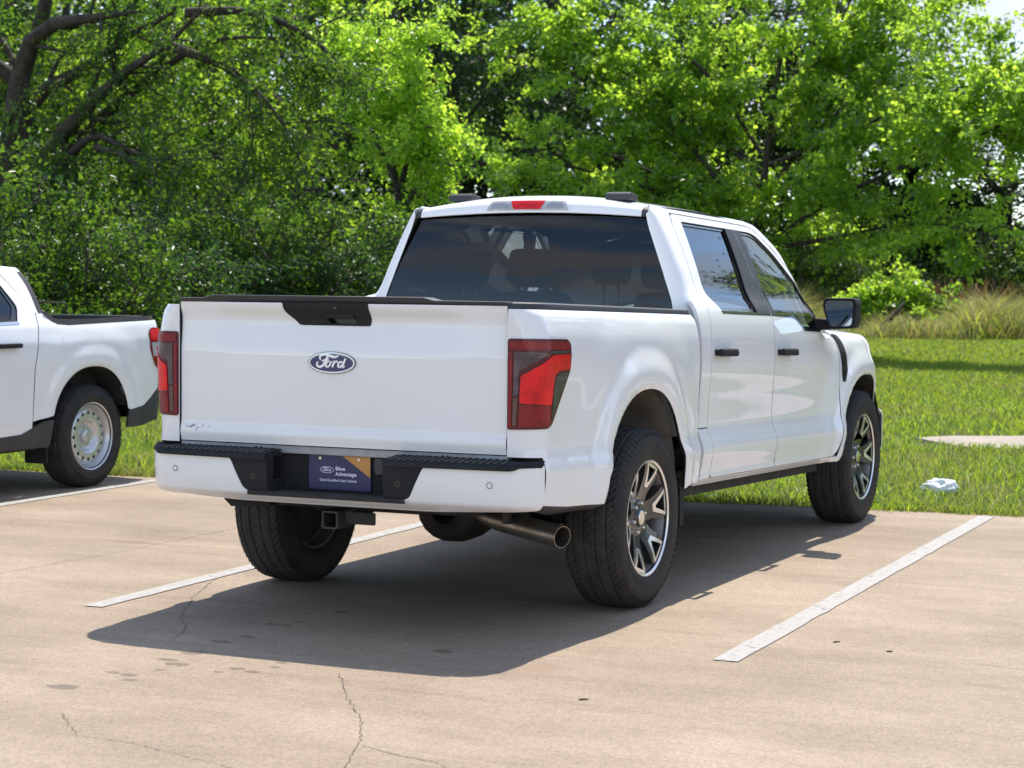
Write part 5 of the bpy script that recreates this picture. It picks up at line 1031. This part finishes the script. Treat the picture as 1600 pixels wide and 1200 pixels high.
wave = lambda P: np.clip(0.75+0.30*np.sin(P[:, 0]*0.9+1.0)+0.25*np.sin(P[:, 0]*2.3+P[:, 1]*0.8)+0.12*np.sin(P[:, 0]*5.1), 0.25, 1.4)
def tallw(g, n):
    x = g.uniform(-15, 6, n); y = 43.0+0.9*np.sin(x*0.8)+0.6*np.sin(x*2.1+1)+g.uniform(0, 1, n)**0.8*8; return np.stack([x, y, np.full(n, -0.05)+np.clip((y-44)*0.05, 0, 0.4)], 1)
blade_obj('tall_weeds', 30000, tallw, (0.4, 1.35), (0.014, 0.035), (0.3, 1.0), 'grass_dry', 8, 'tall straw coloured weeds in front of the trees', 'weeds', wave)
blade_obj('green_weeds', 38000, tallw, (0.3, 1.30), (0.018, 0.040), (0.4, 1.2), 'weed_green', 9, 'tall green weeds mixed into the straw ones', 'weeds', wave)
def brownw(g, n):
    c = g.integers(0, 5, n); cx = np.array([at(1450, 470, 48)[0], at(1490, 470, 49)[0], at(1530, 470, 48)[0], at(1560, 470, 49)[0], at(1430, 470, 49)[0]])[c]; return np.stack([cx+g.normal(0, 0.5, n), 48+g.uniform(0, 2, n), g.uniform(0.3, 1.25, n)], 1)
blade_obj('brown_weeds', 700, brownw, (0.2, 0.7), (0.015, 0.04), (0.4, 1.0), 'weed_brown', 10, 'rusty brown seed heads above the tall weeds', 'weeds')
# litter: a crumpled white plastic bag in the grass
bm = bmesh.new(); bmesh.ops.create_icosphere(bm, subdivisions=4, radius=1.0); gl = np.random.default_rng(12)
from mathutils import noise as mnoise
for v in bm.verts:
    p = v.co.copy(); k = 1+0.35*mnoise.noise(p*2.2+Vector((3, 1, 2)))+0.30*abs(mnoise.noise(p*4.5))+0.14*abs(mnoise.noise(p*10)); v.co = Vector((p.x*0.125*k*(1-0.25*math.sin(p.x*2)), p.y*0.075*k, max(-0.3, p.z)*0.058*k))
lp = gnd(1476, 760, 0.05); o = bm_obj('plastic_bag', bm, 'litter_plastic', None, smooth=True); o.location = (lp[0], lp[1], 0.035); o.rotation_euler = (0.1, 0.05, -0.35); prop(o, 'crumpled white plastic bag lying in the grass', 'litter')
# leaning dead branch by the weeds
a = at(1378, 510, 44); b = at(1404, 482, 44); tube_o = tube('dead_branch', [(a[0]-0.2, 44, -0.02), (a[0]+0.05, 44, 0.35), ((a[0]+b[0])/2+0.08, 44.1, 0.62), (b[0]+0.1, 44.2, 0.95)], [0.07, 0.08, 0.06, 0.03], 'bark', None, 7); prop(tube_o, 'dark dead branch leaning out of the tall weeds', 'branch')
# ------------------------------------------------------------------ trees
def leaves_mesh(name, P, A, Nn, Sz, mat, seed, wid=0.62, var=None):
    """P base points, A leaf axes, Nn leaf normals, Sz lengths: a folded leaf of four corners each"""
    g = np.random.default_rng(seed); A = A/np.linalg.norm(A, axis=1)[:, None]; B = np.cross(A, Nn); B /= np.linalg.norm(B, axis=1)[:, None]+1e-9; C = np.cross(B, A)
    l = Sz[:, None]; base = P; tip = P+A*l-C*l*0.10; m = P+A*l*0.42; L = m+B*l*wid/2+C*l*0.10; Rr = m-B*l*wid/2+C*l*0.10
    V = np.stack([base, L, tip, Rr], 1).reshape(-1, 3); i = np.arange(len(P))[:, None]*4; F = np.concatenate([i+np.array([[0, 2, 1]]), i+np.array([[0, 3, 2]])], 1).reshape(-1, 3)
    me = raw_mesh(name, V, F, mat, smooth=False); a = me.attributes.new('var', 'FLOAT', 'FACE'); a.data.foreach_set('value', np.repeat(g.uniform(0, 1, len(P)) if var is None else var, 2).astype(np.float32)); return me
def unit(v): return v/(np.linalg.norm(v, axis=-1, keepdims=True)+1e-9)
def resample(P, n):
    P = np.asarray(P, float); c = catmull(P, 8) if len(P) > 2 else P; d = np.concatenate([[0], np.cumsum(np.linalg.norm(np.diff(c, axis=0), axis=1))]); t = np.linspace(0, d[-1], n); return np.stack([np.interp(t, d, c[:, k]) for k in range(3)], 1)
def grow(limbs, seed, n2, L2, n3, L3, nleaf, size, spread=0.16, upb=0.25, start=0.25, droop=0.2, twigs=True):
    """limbs: list of (points, r0, r1). returns wood verts/faces and leaf arrays"""
    g = np.random.default_rng(seed); WV, WF, off = [], [], 0; LP, LA, LN, LV = [], [], [], []
    def addtube(p, r, k):
        nonlocal off
        V, F = tube_arrays(p, r, k); WV.append(V); WF.append(F+off); off += len(V)
    for P, r0, r1 in limbs:
        c = resample(P, 14); addtube(c, np.linspace(r0, r1, 14), 8)
        tl = np.linspace(0, 1, 14); T = unit(np.gradient(c, axis=0)); Lt = np.linalg.norm(np.diff(c, axis=0), axis=1).sum()
        for i in range(max(2, int(n2))):
            t = start+(1-start)*(i+g.uniform(0, 1))/n2; t = min(t, 1.0); p = np.array([np.interp(t, tl, c[:, k]) for k in range(3)]); tn = unit(np.array([np.interp(t, tl, T[:, k]) for k in range(3)]))
            rv = g.normal(0, 1, 3); rv -= tn*rv.dot(tn); d = unit(tn*0.55+unit(rv)*0.9+np.array([0, 0, upb])); l = L2*g.uniform(0.55, 1.2)*(1.15-0.5*t); q = [p]; dd = d.copy()
            for k in range(5): dd = unit(dd+g.normal(0, 0.16, 3)+np.array([0, 0, -droop*0.22*k*0.5])); q.append(q[-1]+dd*l/5)
            q = np.array(q); rr = (r0+(r1-r0)*t); addtube(q, np.linspace(max(0.012, rr*0.42), 0.007, 6), 5)
            m = max(2, int(n3*l/L2)); tt = g.uniform(0.15, 1.0, m)
            for t3 in tt:
                p3 = np.array([np.interp(t3, np.linspace(0, 1, 6), q[:, k]) for k in range(3)]); d3 = unit(dd*0.4+g.normal(0, 0.8, 3)*np.array([1, 1, 0.65])+np.array([0, 0, 0.05])); l3 = L3*g.uniform(0.5, 1.3); e = p3+d3*l3*0.55+np.array([0, 0, 0.02]); e2 = e+unit(d3+np.array([0, 0, -droop]))*l3*0.45
                if twigs: addtube(np.array([p3, e, e2]), np.array([0.009, 0.006, 0.003]), 3)
                k = int(nleaf*g.uniform(0.6, 1.4)); s = g.uniform(0.1, 1.05, k)[:, None]; pos = np.where(s < 0.55, p3+(e-p3)*s/0.55, e+(e2-e)*(s-0.55)/0.45)+g.normal(0, spread, (k, 3))*np.array([1, 1, 0.7])
                LP.append(pos); ax = unit(d3[None]*0.6+g.normal(0, 0.7, (k, 3))+np.array([0, 0, -droop])); LA.append(ax); tn3 = unit(g.normal(0, 0.45, 3)+np.array([0, 0, 0.9])); LN.append(unit(g.normal(0, 0.38, (k, 3))+tn3)); LV.append(np.clip(0.6*g.uniform()+0.4*g.uniform(0, 1, k), 0, 1))
    LP = np.concatenate(LP); LA = np.concatenate(LA); LN = np.concatenate(LN); return (np.concatenate(WV), np.concatenate(WF)), (LP, LA, LN, np.clip(g.normal(0.95, 0.28, len(LP)), 0.4, 1.7)*size, np.concatenate(LV))
TRI = [0]
def make_tree(name, base, limbs, seed, mat, label, bark='bark', cat='tree', wood='trunk', crown='crown', group=None, keep=None, **kw):
    base = np.array(base, float); root = empty(name, tuple(base)); lb = [(np.asarray(P, float)-base, a, b) for P, a, b in limbs]
    (WV, WF), (LP, LA, LN, LS, LV) = grow(lb, seed, **kw)
    if keep is not None:
        k = keep(LP+base); LP, LA, LN, LS, LV = LP[k], LA[k], LN[k], LS[k], LV[k]
    link(wood, raw_mesh(wood, WV, WF, bark), root); link(crown, leaves_mesh(crown, LP, LA, LN, LS, mat, seed, 0.7, LV), root); TRI[0] += len(LP)*2+len(WF)*2
    prop(root, label, cat, group); return root
def copy_tree(src, loc, rz, sc, label, group=None):
    r = src.copy(); COL.objects.link(r); r.location = loc; r.rotation_euler = (0, 0, rz); r.scale = (sc[0], sc[0], sc[1]); r['label'] = label
    if group: r['group'] = group
    for ch in src.children:
        c = ch.copy(); COL.objects.link(c); c.parent = r
    return r
def pl(pts, Y0, Y1=None):
    n = len(pts); Y1 = Y0 if Y1 is None else Y1; return [at(a, b, Y0+(Y1-Y0)*i/(n-1)) for i, (a, b) in enumerate(pts)]
def base_at(px, Y): p = at(px, 500, Y); return (p[0], Y, -0.05)
# wide light green tree behind the cab
b = base_at(1185, 31); B = np.array(b)
limbs = [([B]+pl([(1187, 430), (1190, 330), (1200, 220), (1215, 120), (1230, 20), (1238, -90)], 31), 0.124, 0.021),
         (pl([(1188, 400), (1250, 345), (1330, 298), (1420, 258), (1500, 228), (1575, 190), (1650, 170)], 31, 28.5), 0.074, 0.014),
         (pl([(1188, 380), (1120, 280), (1050, 200), (960, 130), (870, 95)], 31, 30), 0.068, 0.014),
         (pl([(1188, 370), (1100, 325), (1000, 290), (900, 262), (790, 225)], 31, 29), 0.062, 0.014),
         (pl([(1192, 320), (1270, 200), (1340, 120), (1400, 60), (1440, 10)], 31, 32), 0.062, 0.014),
         (pl([(1192, 300), (1120, 170), (1060, 60), (1020, -60)], 31, 32), 0.062, 0.014),
         (pl([(1190, 390), (1300, 372), (1400, 352), (1480, 352), (1560, 372)], 31, 28.5), 0.050, 0.010),
         (pl([(1195, 260), (1300, 220), (1420, 165), (1530, 130), (1600, 110)], 31, 30), 0.050, 0.010),
         (pl([(1190, 270), (1000, 130), (860, 50), (760, 40)], 31, 29), 0.056, 0.010),
         (pl([(1188, 400), (1090, 380), (980, 350), (880, 330), (760, 300)], 31, 28), 0.043, 0.010),
         (pl([(1190, 240), (1090, 100), (940, 20), (830, -40)], 31, 30.5), 0.050, 0.010),
         (pl([(1230, 250), (1360, 130), (1430, 70), (1480, 30)], 31, 31.5), 0.045, 0.010),
         (pl([(1400, 262), (1480, 210), (1560, 150), (1640, 120)], 29.5, 29), 0.04, 0.010),
         (pl([(1200, 200), (1280, 90), (1330, 0), (1350, -80)], 31, 31), 0.043, 0.010)]
make_tree('light_green_tree', b, limbs, 21, 'leaf_light', 'wide light green tree behind the cab, its long limb reaching right', bark='bark', n2=15, L2=1.7, n3=8, L3=0.65, nleaf=64, size=0.115, spread=0.105, start=0.12, upb=0.3, droop=0.25)
# yellow green young tree left of the cab
b = base_at(632, 19); B = np.array(b)
make_tree('lime_tree', b, [([B]+pl([(630, 380), (618, 280), (605, 180), (596, 90), (590, 20)], 19), 0.10, 0.02), (pl([(622, 300), (645, 220), (655, 140), (650, 70)], 19, 18.5), 0.05, 0.01), (pl([(618, 280), (580, 200), (560, 120), (545, 60)], 19, 19.5), 0.05, 0.01), (pl([(625, 330), (655, 290), (668, 240), (672, 200)], 19, 18.4), 0.04, 0.01)],
          33, 'leaf_lime', 'bright yellow-green tree just left of the cab', n2=17, L2=0.8, n3=8, L3=0.42, nleaf=55, size=0.075, spread=0.08, upb=0.2)
# big spreading tree at the left, long dark limbs
b = base_at(-30, 15); B = np.array(b)
limbs = [([B]+pl([(0, 400), (15, 280), (30, 130), (60, 50), (130, 30), (220, 18)], 15, 14), 0.360, 0.018),
         (pl([(5, 330), (50, 162), (125, 112), (170, 80), (215, 47), (260, 27), (290, -10)], 15, 14), 0.156, 0.018),
         (pl([(10, 380), (70, 250), (135, 170), (200, 110), (260, 70), (310, 20)], 15, 13.7), 0.168, 0.018),
         (pl([(40, 330), (110, 240), (175, 168), (225, 132), (275, 92), (350, 60), (430, 60)], 15, 14.2), 0.120, 0.013),
         (pl([(60, 300), (140, 215), (200, 235), (260, 250), (340, 245)], 14.5, 14), 0.072, 0.009),
         (pl([(150, 230), (205, 250), (245, 300), (280, 350), (300, 390)], 14.3, 13.5), 0.054, 0.007),
         (pl([(15, 280), (60, 300), (110, 350), (150, 390)], 15, 13.5), 0.072, 0.007),
         (pl([(260, 70), (360, 110), (440, 190), (480, 280)], 14, 14.6), 0.072, 0.007),
         (pl([(290, 20), (400, 20), (500, 70), (560, 140)], 14, 15), 0.072, 0.007),
         (pl([(30, 130), (-60, 60), (-160, 0)], 15, 14), 0.120, 0.013), (pl([(60, 50), (90, -60), (140, -140)], 15, 14.5), 0.120, 0.013), (pl([(15, 280), (-80, 260), (-180, 240)], 15, 14), 0.096, 0.009)]
make_tree('spreading_tree', b, limbs, 45, 'leaf_mid', 'big dark-limbed spreading tree at the left edge', n2=12, L2=1.25, n3=7, L3=0.55, nleaf=52, size=0.062, spread=0.085, upb=0.15, start=0.33, droop=0.35)
# dark trees in the middle distance
def round_tree(seed, H, Rd, mat, name, label, base, bark='bark', nl=9, low=0.12, cat='tree', **kw):
    g = np.random.default_rng(seed); base = np.array(base, float); limbs = [([base, base+[0.1, 0, H*0.35], base+[0.0, 0.1, H*0.65], base+[0.15, 0, H*0.95]], H*0.028, 0.02)]
    for i in range(nl):
        z = H*(low+0.62*i/nl); a = i*2.4+g.uniform(-0.4, 0.4); r = Rd*(0.75+0.3*g.uniform()) * (1-0.35*abs(i/nl-0.45)); dz = H*g.uniform(0.08, 0.24); d = np.array([math.cos(a), math.sin(a), 0]); limbs.append(([base+[0, 0, z], base+d*r*0.4+[0, 0, z+dz*0.5], base+d*r*0.75+[0, 0, z+dz*0.9], base+d*r+[0, 0, z+dz]], H*0.012, 0.012))
    return make_tree(name, base, limbs, seed, mat, label, bark, cat=cat, **kw)
kwb = dict(n2=9, L2=1.9, n3=9, L3=0.9, nleaf=26, size=0.15, spread=0.22, upb=0.15, start=0.15)
t1 = round_tree(51, 13.0, 4.2, 'leaf_dark', 'dark_tree', 'tall dark tree with a visible trunk between the lime tree and the light green one', base_at(700, 37), nl=10, low=0.30, **kwb)
t2 = round_tree(52, 11.0, 4.0, 'leaf_back', 'mid_green_tree', 'mid green tree standing behind the big spreading tree', base_at(330, 29), nl=10, low=0.10, **kwb)
G = 'trees of the wood behind'
for i, (px, Y, rz, sx, sz, src, lab) in enumerate([(-120, 32, 1.0, 1.1, 1.1, t1, 'dark tree of the wood beyond the smaller pickup, nearest the left edge'), (110, 40, 2.2, 1.2, 1.15, t2, 'green tree of the wood above the smaller pickup cab'), (480, 44, 0.4, 1.2, 1.25, t1, 'dark tree of the wood above the left half of the tailgate'),
        (860, 50, 3.0, 1.3, 1.15, t1, 'dark tree of the wood above the rear window, behind the light green tree'), (1060, 56, 1.4, 1.2, 1.0, t1, 'dark tree of the wood behind the right end of the roof'), (1265, 57, 5.0, 1.2, 0.90, t1, 'low dark tree of the wood right of the cab'), (1420, 60, 2.0, 1.2, 0.66, t1, 'low dark tree of the wood above the green shrub'), (1570, 58, 3.6, 1.35, 0.66, t1, 'low dark tree of the wood at the right picture edge'),
        (640, 56, 2.6, 1.2, 1.2, t1, 'dark tree of the wood far behind the lime tree'), (250, 55, 4.4, 1.3, 1.25, t1, 'dark tree of the wood far behind the mid green tree')]):
    copy_tree(src, base_at(px, Y), rz, (sx, sz), lab, G)
# trees further right, outside the frame, standing in the windows as reflections
for (x, y, rz, sx, sz, src, lab) in ((6.8, 31, 1.3, 1.0, 0.85, t2, 'green tree outside the frame, reflected in the door windows'), (12.5, 33, 3.3, 1.1, 1.05, t1, 'dark tree outside the frame, reflected in the front door window'), (8.5, 44, 0.3, 1.0, 0.98, t1, 'dark tree reflected in the rear door window'), (14.5, 46, 2.0, 1.1, 1.2, t2, 'green tree outside the frame to the right'), (21, 44, 4.0, 1.1, 1.0, t1, 'dark tree outside the frame further right'), (30, 36, 1.0, 1.2, 1.0, t2, 'green tree outside the frame far right'), (38, 24, 2.0, 1.2, 0.9, t1, 'dark tree outside the frame beside the lot'), (42, 10, 5.0, 1.2, 0.9, t2, 'green tree outside the frame beside the lot')):
    copy_tree(src, (x, y, -0.05), rz, (sx, sz), lab, 'trees outside the frame')
# shrubs of the understorey
def shrub(seed, H, Rd, mat, name, label, base, **kw):
    g = np.random.default_rng(seed); base = np.array(base, float); limbs = []
    for i in range(9):
        a = i*2.4+g.uniform(-0.5, 0.5); r = Rd*g.uniform(0.35, 1.0); h = H*g.uniform(0.55, 1.0); d = np.array([math.cos(a), math.sin(a), 0]); limbs.append(([base+d*0.08, base+d*r*0.4+[0, 0, h*0.45], base+d*r*0.8+[0, 0, h*0.8], base+d*r+[0, 0, h]], 0.022, 0.006))
    k = dict(n2=8, L2=0.75, n3=7, L3=0.40, nleaf=42, size=0.055, spread=0.08, upb=0.25, start=0.12); k.update(kw)
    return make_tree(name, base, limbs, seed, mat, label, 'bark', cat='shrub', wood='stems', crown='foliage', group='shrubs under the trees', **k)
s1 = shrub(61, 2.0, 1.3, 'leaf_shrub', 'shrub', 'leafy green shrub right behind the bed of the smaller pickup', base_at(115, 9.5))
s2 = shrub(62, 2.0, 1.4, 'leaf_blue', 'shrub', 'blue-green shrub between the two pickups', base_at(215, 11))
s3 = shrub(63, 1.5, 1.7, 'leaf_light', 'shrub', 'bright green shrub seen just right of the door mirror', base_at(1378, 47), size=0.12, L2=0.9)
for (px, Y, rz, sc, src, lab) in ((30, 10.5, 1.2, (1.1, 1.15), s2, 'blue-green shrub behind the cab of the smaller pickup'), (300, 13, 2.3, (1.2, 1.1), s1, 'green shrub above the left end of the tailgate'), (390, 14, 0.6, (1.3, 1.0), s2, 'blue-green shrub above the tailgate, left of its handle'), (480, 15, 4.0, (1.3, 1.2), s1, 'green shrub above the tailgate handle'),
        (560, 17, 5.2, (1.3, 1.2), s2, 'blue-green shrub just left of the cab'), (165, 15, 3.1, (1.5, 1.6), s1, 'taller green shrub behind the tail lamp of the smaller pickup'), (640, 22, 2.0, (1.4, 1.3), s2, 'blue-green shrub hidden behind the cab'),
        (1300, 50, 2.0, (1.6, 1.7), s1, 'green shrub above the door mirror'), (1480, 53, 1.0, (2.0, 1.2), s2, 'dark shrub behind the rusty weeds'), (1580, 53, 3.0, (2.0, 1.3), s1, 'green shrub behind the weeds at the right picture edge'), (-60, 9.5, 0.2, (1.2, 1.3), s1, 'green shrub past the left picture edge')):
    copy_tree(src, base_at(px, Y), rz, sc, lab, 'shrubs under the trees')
# the wood beyond, one mass
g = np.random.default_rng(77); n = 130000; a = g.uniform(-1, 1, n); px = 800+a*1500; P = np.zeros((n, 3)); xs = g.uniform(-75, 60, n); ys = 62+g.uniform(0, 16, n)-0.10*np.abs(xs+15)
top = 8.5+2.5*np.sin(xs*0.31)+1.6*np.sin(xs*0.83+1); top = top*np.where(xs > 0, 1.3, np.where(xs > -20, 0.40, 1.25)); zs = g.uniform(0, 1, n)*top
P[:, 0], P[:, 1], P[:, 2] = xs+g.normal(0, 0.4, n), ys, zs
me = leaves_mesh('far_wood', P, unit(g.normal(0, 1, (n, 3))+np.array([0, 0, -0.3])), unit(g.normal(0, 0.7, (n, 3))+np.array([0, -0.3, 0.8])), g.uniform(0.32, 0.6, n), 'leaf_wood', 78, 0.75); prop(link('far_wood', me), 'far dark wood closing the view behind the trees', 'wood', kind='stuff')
